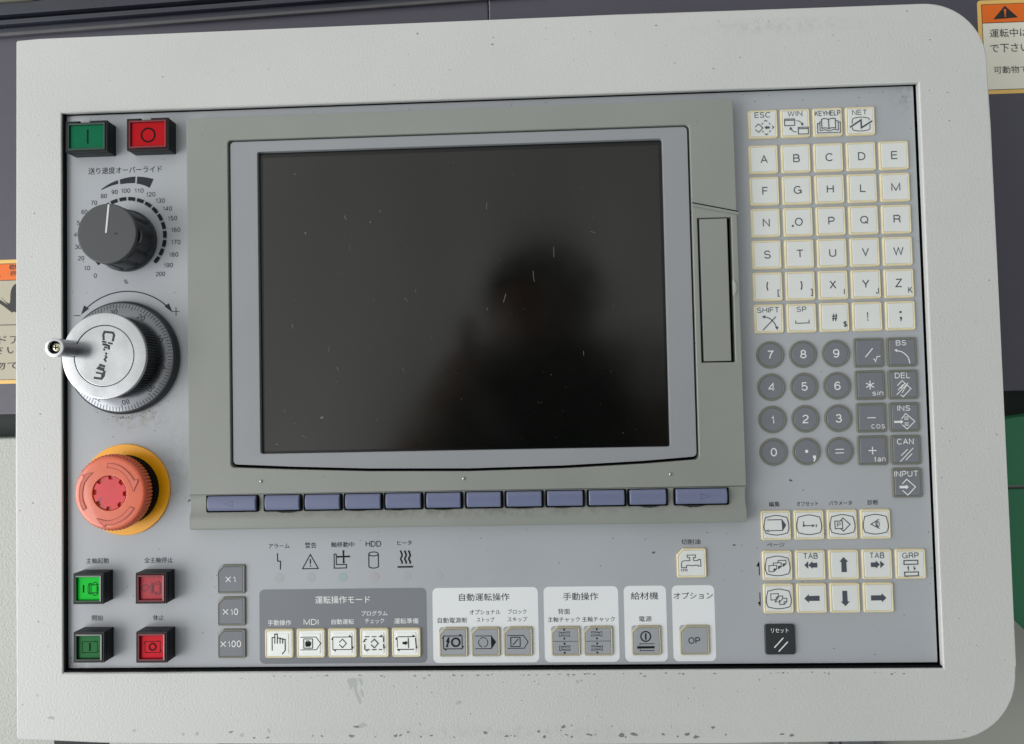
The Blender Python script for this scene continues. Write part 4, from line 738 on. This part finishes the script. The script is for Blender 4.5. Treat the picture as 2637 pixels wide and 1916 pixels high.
bm = new(); loft(bm, [(circ(0.93, 72), 0.98), (circ(0.935, 72), 1.04), (circ(0.925, 72), 1.072), (circ(0.90, 72), 1.083), (circ(0.87, 72), 1.080)]); put('knob_cap', bm, 'knobcap', kn, KP, smooth=50)
bm = new(); prism(bm, [(-0.055, 0.02), (0.0, 0.02), (0.085, 0.90), (0.03, 0.905)], 1.075, 1.088); put('pointer_line', bm, 'line', kn, KP, smooth=0)
bm = new(); prism(bm, [(0.90, 0.16), (0.955, 0.10), (0.985, 0.02), (0.985, -0.12), (0.955, -0.22), (0.90, -0.27)], 0.86, 0.94); put('scraped_edge', bm, 'aludark', kn, KP, smooth=0)
put('scuff_mark', flat([('L', 0.02, smooth([(0.24, -0.04), (0.27, 0.0), (0.33, -0.02)]))], 1, (0, 0), 1.0815, flip=False), 'dark', kn, KP, smooth=0, recalc=False)

# ---- handwheel
hwl = empty('handwheel', panel, (-20.41, -5.755, 0), 'silver handwheel with a black engraved scale ring and crank handle'); HP = (-20.41, -5.755, 0)
bm = new(); loft(bm, [(circ(1.80, 96), -0.005), (circ(1.81, 96), 0.12), (circ(1.79, 96), 0.20), (circ(1.75, 96), 0.235), (circ(1.70, 96), 0.235)]); put('black_base_ring', bm, 'knob', hwl, HP, smooth=40)
bm = new(); loft(bm, [(circ(1.725, 96), 0.236), (circ(1.73, 96), 0.255), (circ(1.71, 96), 0.285), (circ(1.30, 96), 0.40)]); put('scale_dial', bm, 'aludark', hwl, HP, smooth=30)
def dialpt(r, a):                                    # height of the coned dial at radius r
    return Vector((r * math.cos(a), r * math.sin(a), 0.285 + (1.71 - r) / 0.41 * 0.115 + 0.003))
bm = new()
for i in range(100):
    a = R_(-13.6 - 1.0 + 3.6 * i); ln = 0.20 if i % 10 == 0 else (0.165 if i % 5 == 0 else 0.125); w = 0.010
    p = [dialpt(1.70, a), dialpt(1.70 - ln, a)]; t_ = Vector((-math.sin(a), math.cos(a), 0)) * w
    bm.faces.new([bm.verts.new(v) for v in (p[0] - t_, p[0] + t_, p[1] + t_, p[1] - t_)])
o = put('scale_graduations', bm, 'engr', hwl, HP, smooth=0)
for k in range(10):
    a = R_(-13.6 + 36.6 * k); rad = 1.44
    f = flat([('T', str(k * 10), 0, 0, 0.10 if k == 0 else 0.235, 0.165, 0, 0.13)], 1, (0, 0), 0, flip=False)
    f.transform(Matrix.Translation(dialpt(rad, a) + Vector((0, 0, 0.002))) @ Matrix.Rotation(a - math.pi / 2, 4, 'Z') @ Matrix.Rotation(-math.atan(0.115 / 0.41) * 1.0, 4, 'X'))
    put('dial_number', f, 'engr', hwl, HP, smooth=0, recalc=False)
bm = new(); loft(bm, [(gear(1.225, 1.28, 84), 0.30), (gear(1.225, 1.28, 84), 0.96)], cap1=True); put('knurled_grip', bm, 'knurl', hwl, HP, smooth=0)
bm = new(); loft(bm, [(gear(1.27, 1.31, 84), 0.93), (gear(1.295, 1.33, 84), 1.04)], cap1=False)
loft(bm, [(circ(1.325, 110), 1.04), (circ(1.325, 110), 1.085), (circ(1.31, 110), 1.11), (circ(1.285, 110), 1.12), (circ(0.948, 110), 1.12), (circ(0.938, 110), 1.10), (circ(0.93, 110), 1.09)], cap1=False)
put('silver_rim', bm, 'alu', hwl, HP, smooth=35)
bm = new(); loft(bm, [(circ(0.92, 96), 1.085), (circ(0.918, 96), 1.108), (circ(0.905, 96), 1.115)]); put('centre_disc', bm, 'alu', hwl, HP, smooth=35)
bm = new(); loft(bm, [(circ(0.938, 96), 1.101), (circ(0.915, 96), 1.1012)], cap1=False); put('disc_groove', bm, 'engr', hwl, HP, smooth=0)
k = 0.00293
lg = lambda x, y: ((x - 690) * k, -(y - 812) * k)
LG = [[(686, 650), (682, 590), (694, 562), (782, 572), (797, 598), (780, 665)], [(668, 662), (715, 672)], [(730, 676), (782, 690)], [(672, 690), (712, 698), (742, 712), (738, 748)], [(690, 722), (722, 728)], [(680, 745), (702, 750)], [(702, 782), (722, 796)], [(704, 806), (718, 838)], [(688, 858), (712, 830)], [(708, 856), (704, 876)],
      [(640, 902), (668, 914), (700, 924)], [(636, 918), (640, 938), (692, 950)], [(694, 965), (684, 1022), (660, 1050), (582, 1038)], [(612, 938), (688, 966)], [(604, 984), (680, 1000)], [(672, 1000), (668, 1040)]]
put('worn_engraved_emblem', flat([('L', 0.070 if len(p) > 2 else 0.055, [lg(*q_) for q_ in p]) for p in LG], 1, (0, 0), 1.1165, 0.0006, False), 'engr', hwl, HP, smooth=0, recalc=False)
HD = (-1.075, 0.235)                                 # crank handle
HC = (HP[0] + HD[0], HP[1] + HD[1], 0)
bm = new(); loft(bm, [(circ(0.27, 40), 1.11), (circ(0.272, 40), 1.13), (circ(0.272, 40), 1.76), (circ(0.282, 40), 1.775), (circ(0.284, 40), 1.80), (circ(0.272, 40), 1.815), (circ(0.195, 40), 1.815), (circ(0.185, 40), 1.80), (circ(0.18, 40), 1.66)])
put('crank_handle', bm, 'alumid', hwl, HC, smooth=35)
bm = new(); loft(bm, [(circ(0.283, 40), 1.8155), (circ(0.27, 40), 1.822), (circ(0.20, 40), 1.822), (circ(0.192, 40), 1.8155)], cap1=False); put('handle_end_ring', bm, 'alu', hwl, HC, smooth=35)
bm = new(); loft(bm, [(circ(0.178, 32), 1.661), (circ(0.178, 32), 1.664)]); put('handle_bore', bm, 'dark', hwl, HC, smooth=0)
bm = new(); loft(bm, [(circ(0.135, 28), 1.66), (circ(0.135, 28), 1.72), (circ(0.11, 28), 1.745), (circ(0.05, 28), 1.757)])
put('handle_screw', bm, 'screw', hwl, HC, smooth=50)
put('cross_recess', flat([('F', [(-0.018, -0.08), (0.018, -0.08), (0.018, -0.018), (0.08, -0.018), (0.08, 0.018), (0.018, 0.018), (0.018, 0.08), (-0.018, 0.08), (-0.018, 0.018), (-0.08, 0.018), (-0.08, -0.018), (-0.018, -0.018)])], 1, (0, 0), 1.7585, flip=False), 'dark', hwl, HC, smooth=0, recalc=False)

# ---- emergency stop
es = empty('emergency_stop_button', panel, (-20.37, -9.95, 0), 'faded red mushroom emergency stop button on a yellow disc'); EP = (-20.37, -9.95, 0)
bm = new(); loft(bm, [(circ(1.435, 96), 0.0), (circ(1.44, 96), 0.05), (circ(1.425, 96), 0.065), (circ(1.0, 96), 0.07)]); put('yellow_disc', bm, 'yellow', es, EP)
bm = new(); loft(bm, [(circ(1.10, 80), 0.06), (gear(1.085, 1.10, 70), 0.10) if False else (circ(1.10, 80), 0.30), (circ(1.05, 80), 0.34), (circ(0.98, 80), 0.36), (circ(0.98, 80), 0.52)]); put('black_collar', bm, 'mattblack', es, EP, smooth=35)
bm = new(); N = 360
def bead(r, d): return [((r + d * (0.5 + 0.5 * math.cos(64 * a)) ** 0.5) * math.cos(a), (r + d * (0.5 + 0.5 * math.cos(64 * a)) ** 0.5) * math.sin(a)) for a in [2 * math.pi * i / 512 for i in range(512)]]
loft(bm, [(bead(1.04, 0), 0.50), (bead(1.10, 0.05), 0.53), (bead(1.125, 0.055), 0.62), (bead(1.125, 0.055), 0.73), (bead(1.12, 0.045), 0.775), (bead(1.12, 0), 0.80), (bead(1.115, 0), 0.83), (bead(1.09, 0), 0.862), (bead(1.05, 0), 0.878), (bead(1.0, 0), 0.886), (bead(0.56, 0), 0.905), (bead(0.54, 0), 0.895), (bead(0.535, 0), 0.80)])
put('mushroom_cap', bm, 'estop', es, EP, smooth=50)
bm = new()
def insr(r, d, n=8):
    o = []
    for i in range(160):
        a = 2 * math.pi * i / 160; f = (a / (2 * math.pi) * n + 0.28) % 1
        o.append(((r - (d if f < 0.42 else 0)) * math.cos(a), (r - (d if f < 0.42 else 0)) * math.sin(a)))
    return o
loft(bm, [(insr(0.525, 0.105), 0.70), (insr(0.525, 0.105), 0.872), (insr(0.51, 0.105), 0.88)])
b2 = new(); loft(b2, [(circ(0.533, 40), 0.60), (circ(0.533, 40), 0.74)]); put('insert_well', b2, 'dark', es, EP, smooth=0)
put('centre_insert', bm, 'estopin', es, EP, smooth=25)
e4 = lambda x, y: ((x - 720) * 0.00234, -(y - 840) * 0.00234)
ar = [[(692, 452), (692, 505)] + smooth([(692, 505), (800, 525), (900, 580), (990, 700), (1035, 820)]) [0:] + [(1040, 822), (1100, 690), (1094, 668), (1050, 680)] + smooth([(1050, 680), (985, 590), (880, 500), (780, 460), (692, 452)])[1:-1],
      [(1045, 1045), (995, 1020)] + smooth([(995, 1020), (900, 1120), (790, 1180), (690, 1198), (600, 1180)])[1:] + [(552, 1165), (655, 1285), (668, 1250)] + smooth([(668, 1250), (780, 1245), (900, 1190), (980, 1125), (1045, 1045)])[1:-1],
      [(372, 1058), (412, 1030)] + smooth([(412, 1030), (370, 930), (362, 820), (385, 710), (440, 625)])[1:] + [(502, 565), (355, 598), (384, 628)] + smooth([(384, 628), (335, 720), (318, 840), (330, 960), (372, 1058)])[1:-1]]
for a_ in ar:
    pp = [e4(*p) for p in a_]
    put('engraved_arrow', flat([('F', pp)], 1, (0, 0), 0.9055, 0.001, False), 'estopd', es, EP, smooth=0, recalc=False)
    put('arrow_outline', flat([('L', 0.015, pp, 1)], 1, (0, 0), 0.9075, 0.001, False), 'estopg', es, EP, smooth=0, recalc=False)

# ---- wear: chips in the frame paint, grit and stains on the faceplate
def blob(x, y, r, asp=1.0, rot=0.0, n=9):
    return ('F', [(x + r * random.uniform(0.6, 1.15) * (asp * math.cos(a) * math.cos(rot) - math.sin(a) * math.sin(rot)), y + r * random.uniform(0.6, 1.15) * (asp * math.cos(a) * math.sin(rot) + math.sin(a) * math.cos(rot))) for a in [2 * math.pi * i / n for i in range(n)]])
def fr_pt(dx, dy): # frame positions read off along the border
    return (-23.77 + (dx - 38) / 71.15, -17.7 + (1636 - dy) / 71.2)
it = []; dk = []
tear_ = [(-13.32, -15.86), (-12.95, -15.80), (-12.80, -15.98), (-12.86, -16.2), (-12.78, -16.45), (-12.86, -16.62), (-13.0, -16.42), (-13.1, -16.2), (-13.18, -16.28), (-13.25, -16.08)]
for tear in ([(-13.30, -15.88), (-13.02, -15.84), (-12.98, -16.0), (-12.99, -16.2), (-12.88, -16.45), (-12.86, -16.62), (-12.95, -16.55), (-13.04, -16.3), (-13.12, -16.1), (-13.2, -16.2), (-13.24, -16.02)], [(-12.93, -15.85), (-12.84, -15.86), (-12.80, -16.02), (-12.86, -16.05)], [(-12.86, -16.15), (-12.78, -16.3), (-12.81, -16.42), (-12.87, -16.3)]): it.append(('F', smooth(tear, 3, True)))
for (x, y, r, a, ro) in [(-12.82, -17.28, .085, 1.8, .5), (-22.65, -17.0, .06, 2.2, -.2), (-20.0, -17.4, .05, 1.4, .6), (-9.85, -16.6, .07, 1.5, .4), (-6.2, -15.98, .05, 1.4, 0), (-10.9, -15.85, .05, 1.5, 0), (-23.1, -16.3, .05, .6, .3),
                      (-15.75, -17.42, .08, .6, .6), (-16.6, -17.55, .06, 1.3, 0), (-18.0, -17.5, .055, 1.3, .8), (-18.45, -17.52, .055, 1.2, .4)]: it.append(blob(x, y, r, a, ro))
for i in range(46):
    x = random.choice([random.uniform(-14.5, -1), random.uniform(-17, 2)]); y = -17.56 - abs(random.gauss(0, 0.06)) + (0.3 * random.random() if random.random() < 0.25 else 0); r = random.choice((.02, .03, .035, .05)); dk.append(blob(x, min(y, -17.2), r, random.uniform(1, 2.4), random.uniform(-.4, .4), 7))
for i in range(30): dk.append(blob(random.uniform(-12, 0), random.uniform(-17.3, -15.9), random.choice((.012, .016, .022)), 1, 0, 6))
for i in range(12): dk.append(blob(random.uniform(-12, 4.5), random.uniform(3.9, 4.52), random.choice((.012, .016, .022, .03)), random.uniform(1, 2), 0, 6))
for i in range(26): dk.append(blob(random.uniform(-23, 6), random.uniform(2.5, 4.4), random.choice((.010, .014, .018, .024)), 1, 0, 6))
for i in range(14): dk.append(blob(random.uniform(-23.7, -22.7), random.uniform(-17, 2), random.choice((.012, .018, .024)), 1.4, 1, 6))
for i in range(14): dk.append(blob(random.uniform(5, 6.7), random.uniform(-17, 3.5), random.choice((.010, .014, .022)), 1.2, 1, 6))
for i in range(60): dk.append(blob(random.uniform(-16, 4), -15.74 - abs(random.gauss(0, .035)), random.choice((.012, .016, .022)), random.uniform(1, 3), 0, 6))
o = put('chipped_paint', flat(it, 1, (0, 0), 0.2015, 0.00001, False), 'chip', frame, smooth=0, recalc=False); o['kind'] = 'stuff'
o = put('dark_chips', flat(dk, 1, (0, 0), 0.2025, 0.00001, False), 'chipd', frame, smooth=0, recalc=False); o['kind'] = 'stuff'
it = []
for (x0, x1, y0, y1, n) in [(-22.2, 4.6, 1.85, 2.1, 26), (-22.2, -18.4, -15.4, 1, 70), (-17.8, -1, -11.7, -11.3, 10), (-10.5, -1.7, -13.1, -11.5, 14), (-1.8, 4.6, -15.5, -10.2, 36), (-0.8, 4.6, -9.9, 1.9, 12), (4.35, 4.66, -15, 1.9, 16), (-18.3, -17.2, -15.4, -11.5, 10)]:
    for i in range(n): it.append(blob(random.uniform(x0, x1), random.uniform(y0, y1), random.choice((.007, .009, .012, .015)), random.uniform(1, 2.2), random.uniform(0, 3), 6))
for x, y, r, a, ro in ((-3.75, -12.15, .03, 2, .3), (-1.28, -11.95, .028, 2.4, .1), (-4.99, -11.70, .02, 1.2, 0), (0.5, -10.0, .03, 2, -.4), (-18.33, -10.33, .03, 2, .9), (-18.15, -9.84, .02, 1.4, 1)): it.append(blob(x, y, r, a, ro))
for i in range(60):
    a = R_(random.gauss(-86, 16)); r = 1.86 + abs(random.gauss(0, 0.09)); it.append(blob(-20.40 + r * math.cos(a), -5.76 + r * math.sin(a), random.choice((.006, .008, .010, .016)), random.uniform(1, 2), random.uniform(0, 3), 6))
o = put('grit_specks', flat(it, 1, (0, 0), 0.003, 0.000005, False), 'speck', face, smooth=0, recalc=False); o['kind'] = 'stuff'

# ================================================================== THE MACHINE BEHIND
Z = -3.0
door = empty('machine_door', None, (-15, -7.5, Z)); tag(door, 'purple-grey painted machine door behind the panel', 'machine door')
bm = new(); box(bm, -45, -8.71, -7.52, 25, Z - 0.6, Z, 0.1, 0.08); put('door_panel', bm, 'purple', door)
bm = new(); box(bm, -8.67, 26, -7.40, 25, Z - 0.6, Z + 0.03, 0.1, 0.05); put('door_panel', bm, 'purple', door)
bm = new(); box(bm, -45, 26, -8.6, -7.0, Z - 3.0, Z - 1.2); tag(put('door_gap', bm, 'greend'), 'dark opening under the purple-grey door', 'opening')
rail = empty('door_rail', None, (-20, 7.0, Z)); tag(rail, 'dark door rail with scuffed steel lip at the upper left', 'rail')
def slab(name, y0, y1, z0, z1, m, sl=0.036, x0=-45, x1=-6.5, b=0.03):
    bm = new(); prism(bm, [(x0, y0 + sl * (x0 + 27)), (x1, y0 + sl * (x1 + 27)), (x1, y1 + sl * (x1 + 27)), (x0, y1 + sl * (x0 + 27))], z0, z1, b); put(name, bm, m, rail)
slab('steel_lip', 6.47, 6.60, Z + 0.035, Z + 0.16, 'raill')
slab('rail_channel', 6.61, 6.80, Z + 0.035, Z + 0.09, 'rail')
slab('rail_channel', 6.84, 7.02, Z + 0.035, Z + 0.26, 'rail')
slab('rail_slot', 7.02, 7.16, Z + 0.035, Z + 0.08, 'dark')
slab('rail_channel', 7.18, 7.62, Z + 0.035, Z + 0.30, 'rail')
slab('rail_cover', 7.70, 9.6, Z + 0.035, Z + 0.42, 'railc', 0.036, -45, -25.6)
slab('rail_cover', 7.66, 9.6, Z + 0.035, Z + 0.28, 'rail', 0.03, -23.9, -9)
bm = new(); box(bm, -45, 5.4, -60, -8.65, Z - 2, Z - 1.15, 0.15, 0.1); box(bm, -45, -10, -60, -8.36, Z - 1.14, Z, 0.15, 0.1); tag(put('machine_base', bm, 'body', None), 'light grey grained machine base at the lower left', 'machine base')
gc = empty('green_cabinet', None, (8, -12, Z)); tag(gc, 'green painted machine cover at the right edge', 'green cover')
bm = new(); prism(bm, [(5.5, -10.66), (5.5, -8.4), (8.44, -8.43), (14, -7.75), (26, -7.70), (26, -10.68)], Z - 1.1, Z - 0.05, 0.05); put('cover_panel', bm, 'green', gc)
bm = new(); prism(bm, [(5.5, -60), (5.5, -10.78), (26, -10.80), (26, -60)], Z - 1.1, Z - 0.06, 0.05); put('cover_panel', bm, 'green', gc)
bm = new(); prism(bm, [(1.0, -60), (1.0, -17.0), (7.2, -13.6), (8.62, -15.02), (9.35, -15.78), (16, -22.6), (26, -60)], Z - 0.04, Z + 0.25, 0.05); tag(put('grey_side_cover', bm, 'gcover'), 'grey sloping cover below the green machine cover', 'cover')
tray = empty('underside_tray', None, (-17, -19.3, -2.4)); tag(tray, 'dark tray just showing under the lower left of the panel', 'tray')
bm = new(); box(bm, -24.3, -14.0, -20.5, -18.5, -2.9, -2.3, 0.05, 0.04); put('tray_body', bm, 'housing', tray)
bm = new(); box(bm, -22.2, -18.4, -20.4, -18.62, -2.28, -2.1, 0.2, 0.04); put('pale_handle', bm, 'body', tray)
bm = new(); box(bm, 2.35, 3.75, -20.2, -18.6, -2.6, -2.25, 0.05, 0.05); box(bm, 2.6, 2.9, -20.0, -18.55, -2.24, -2.1, 0.05, 0.03); tag(put('steel_clamp', bm, 'aludark'), 'small shiny steel clamp just showing under the panel', 'clamp')

def sticker(name, x0, y1, w, h, z, bandh, label, kind):
    st = empty(name, None, (x0 + w / 2, y1 - h, z)); tag(st, label, 'warning sticker', 'orange and white warning stickers')
    P = lambda n, bm, m: put(n, bm, m, st, (0, 0, 0), smooth=0, recalc=True)
    bm = new(); bm.faces.new([bm.verts.new((x, y, z + 0.006)) for x, y in rr(w / 2, h / 2, 0.12, 4, 0, x0 + w / 2, y1 - h / 2)]); P('sticker_border', bm, 'stedge')
    def rect(a, b, c, d, dz): b_ = new(); b_.faces.new([b_.verts.new(v) for v in ((a, c, z + dz), (b, c, z + dz), (b, d, z + dz), (a, d, z + dz))]); return b_
    m = 0.16
    P('sticker_outline', rect(x0 + m - 0.02, x0 + w - m + 0.02, y1 - h + m - 0.02, y1 - m + 0.02, 0.009), 'stblack')
    P('orange_band', rect(x0 + m, x0 + w - m, y1 - bandh, y1 - m, 0.012), 'storange')
    P('white_field', rect(x0 + m, x0 + w - m, y1 - h + m, y1 - bandh - 0.025, 0.012), 'stshade' if kind else 'stwhite')
    tx = lambda its, mm='stblack', n='printed_lettering', dz=0.015: put(n, flat(its, 1, (0, 0), z + dz, 0.002, False), mm, st, smooth=0, recalc=False)
    return tx
tx = sticker('warning_sticker', 8.60, 6.42, 5.4, 3.37, Z + 0.03, 0.81, 'orange and white warning sticker at the upper right corner, headed by a black triangle', 0)
tx([('F', [(9.13, 5.72), (9.99, 5.76), (9.55, 6.20)])], n='warning_triangle'); tx([('F', [(9.51, 6.07), (9.59, 6.07), (9.57, 5.87), (9.53, 5.87)]), ('D', 9.55, 5.82, 0.03)], 'storange', 'exclamation_mark', 0.018)
tx([('T', '警告', 10.75, 5.98, 1.05, 0.52)])
tx([('T', '運転中は扉を開けない', 10.66, 5.22, 3.34, 0.31)]); tx([('T', 'で下さい。', 9.72, 4.68, 1.48, 0.31)]); tx([('T', '可動物ではさまれます。', 10.62, 3.90, 3.1, 0.26)])
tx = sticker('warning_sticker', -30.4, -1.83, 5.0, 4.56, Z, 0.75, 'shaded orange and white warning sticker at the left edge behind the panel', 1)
tx([('F', [(-27.9, -2.46), (-26.83, -2.46), (-27.36, -1.99)])], n='warning_triangle')
tx([('T', '警告', -26.15, -2.22, 0.75, 0.42)])
tx([('F', smooth([(-26.82, -3.2), (-26.5, -3.45), (-26.45, -3.0), (-26.3, -2.75), (-26.0, -2.75), (-26.0, -3.7), (-26.35, -3.75), (-26.6, -3.45)], 4, True)), ('L', 0.12, smooth([(-27.3, -3.3), (-26.9, -3.35), (-26.35, -3.75)]))], n='hand_symbol')
tx([('L', 0.03, [(-30.2, -4.22), (-25.6, -4.24)])], n='divider_line')
tx([('T', '運転中ドア', -27.3, -4.78, 2.5, 0.34)]); tx([('T', 'ください', -27.2, -5.16, 2.2, 0.30)]); tx([('T', '回転物で', -27.2, -5.72, 2.3, 0.30)])

# ================================================================== the photographer, seen only as a blurred reflection in the screen
pz = 36.0
ph = empty('person', None, (-6.6, -92, pz)); tag(ph, 'person in a dark jacket holding up a phone, blurred reflection in the screen', 'person')
def skinned(name, verts, edges, m, sub=2):
    me = bpy.data.meshes.new(name); me.from_pydata([(x * U, y * U, z * U) for x, y, z, r, s in verts], edges, [])
    o = bpy.data.objects.new(name, me); COL.objects.link(o); md = o.modifiers.new('skin', 'SKIN')
    for i, v in enumerate(verts): me.skin_vertices[0].data[i].radius = (v[3] * U, v[4] * U)
    me.skin_vertices[0].data[0].use_root = True
    sb = o.modifiers.new('sub', 'SUBSURF'); sb.levels = sub; sb.render_levels = sub
    e = bpy.data.meshes.new_from_object(o.evaluated_get(bpy.context.evaluated_depsgraph_get()))
    bpy.data.objects.remove(o); e.materials.clear(); e.materials.append(M[m])
    for p in e.polygons: p.use_smooth = True
    return e
cx0 = -6.6
V = [(cx0, -38, pz + 2, 8, 6), (cx0, -28, pz + 2, 8.5, 6), (cx0, -18, pz + 2, 11.5, 6), (cx0, -10.2, pz + 2, 10, 5), (cx0, -6.4, pz + 1.6, 6.2, 4.8), (cx0, -4.8, pz + 1.0, 4.4, 4.4), (cx0, -2.5, pz, 4.4, 5.2), (cx0, 0.2, pz, 4.4, 5.4), (cx0, 3.0, pz, 3.4, 4.4),
     (cx0 - 9.8, -12.6, pz + 2, 3.6, 3.6), (cx0 - 13.5, -20, pz - 1, 2.8, 2.8), (-17.5, -13.0, 30.0, 2.0, 2.0), (-12.8, -6.0, 26.0, 1.4, 1.3), (-11.4, -4.6, 24.6, 1.9, 1.0),
     (cx0 + 9.8, -12.6, pz + 2, 3.6, 3.6), (cx0 + 13.0, -22, pz - 1, 2.8, 2.8), (cx0 + 11.5, -15, pz - 7, 2.1, 2.1), (cx0 + 8.2, -8.0, 25.6, 1.5, 1.3), (cx0 + 6.8, -6.6, 24.4, 1.9, 1.0),
     (cx0 - 4.6, -47, pz + 2, 5.0, 5.0), (cx0 - 5.0, -67, pz + 1, 3.4, 3.4), (cx0 - 5.0, -87, pz + 2.5, 2.4, 2.4), (cx0 - 5.4, -90, pz - 5, 2.4, 1.6),
     (cx0 + 4.6, -47, pz + 2, 5.0, 5.0), (cx0 + 5.0, -67, pz + 1, 3.4, 3.4), (cx0 + 5.0, -87, pz + 2.5, 2.4, 2.4), (cx0 + 5.4, -90, pz - 5, 2.4, 1.6)]
Ed = [(0, 1), (1, 2), (2, 3), (3, 4), (4, 5), (5, 6), (6, 7), (7, 8), (3, 9), (9, 10), (10, 11), (11, 12), (12, 13), (3, 14), (14, 15), (15, 16), (16, 17), (17, 18), (0, 19), (19, 20), (20, 21), (21, 22), (0, 23), (23, 24), (24, 25), (25, 26)]
bd = skinned('body', V, Ed, 'coat')
bd.materials.append(M['skin']); bd.materials.append(M['pants'])
for p in bd.polygons:
    c = p.center / U
    if (c.y > -5.2 and c.z < pz + 0.5 and abs(c.x - cx0) < 5.2) or (c.z < 31.5 and c.y < -4 and abs(c.x - cx0) > 4.2 and c.y > -20): p.material_index = 1
    elif c.y < -40: p.material_index = 2
put('body', bd, None, ph)
bm = new(); bmesh.ops.create_uvsphere(bm, u_segments=24, v_segments=14, radius=1)
for v in list(bm.verts):
    if v.co.y < -0.05 and v.co.z < 0.3 or v.co.z < -0.6 and v.co.y < 0.3: bm.verts.remove(v)
for v in bm.verts: v.co = Vector((cx0 + v.co.x * 5.1, 0.2 + v.co.y * 5.4, pz + 0.4 + v.co.z * 6.1))
put('hair', bm, 'hair', ph)
bm = new()
for sx in (-1, 1): bmesh.ops.create_uvsphere(bm, u_segments=10, v_segments=6, radius=0.55, matrix=Matrix.Translation((cx0 + sx * 1.9, -0.9, pz - 5.2)))
put('eyes', bm, 'hair', ph)
bm = new(); bmesh.ops.create_cone(bm, segments=10, radius1=1.0, radius2=0.3, depth=3.0, matrix=Matrix.Translation((cx0, -2.6, pz - 5.6)) @ Matrix.Rotation(R_(-70), 4, 'X')); put('nose', bm, 'skin', ph, smooth=60)
for sx, hx in ((-1, -11.2), (1, cx0 + 6.6)):
    yb = -6.4 if sx < 0 else -7.8
    for k in range(5):
        if k < 4: q5 = [(hx, yb + k * 0.9, 24.3, .62, .62), (hx + sx * 0.9, yb + 0.6 + k * 1.05, 23.9, .55, .55), (hx - sx * 0.2, yb + 0.9 + k * 1.1, 23.25, .48, .48)]
        else: q5 = [(hx, yb, 24.6, .7, .7), (hx - sx * 1.0, yb - 0.1, 25.0, .6, .6), (hx - sx * 2.0, yb + 0.6, 24.9, .5, .5)]
        put('finger' if k < 4 else 'thumb', skinned('finger', q5, [(0, 1), (1, 2)], 'skin', 1), None, ph)
bm = new(); box(bm, -10.9, -0.9, -8.3, -3.6, 23.35, 23.85, 0.5, 0.1); tag(put('phone', bm, 'phone'), 'dark phone held sideways by the reflected person', 'phone')
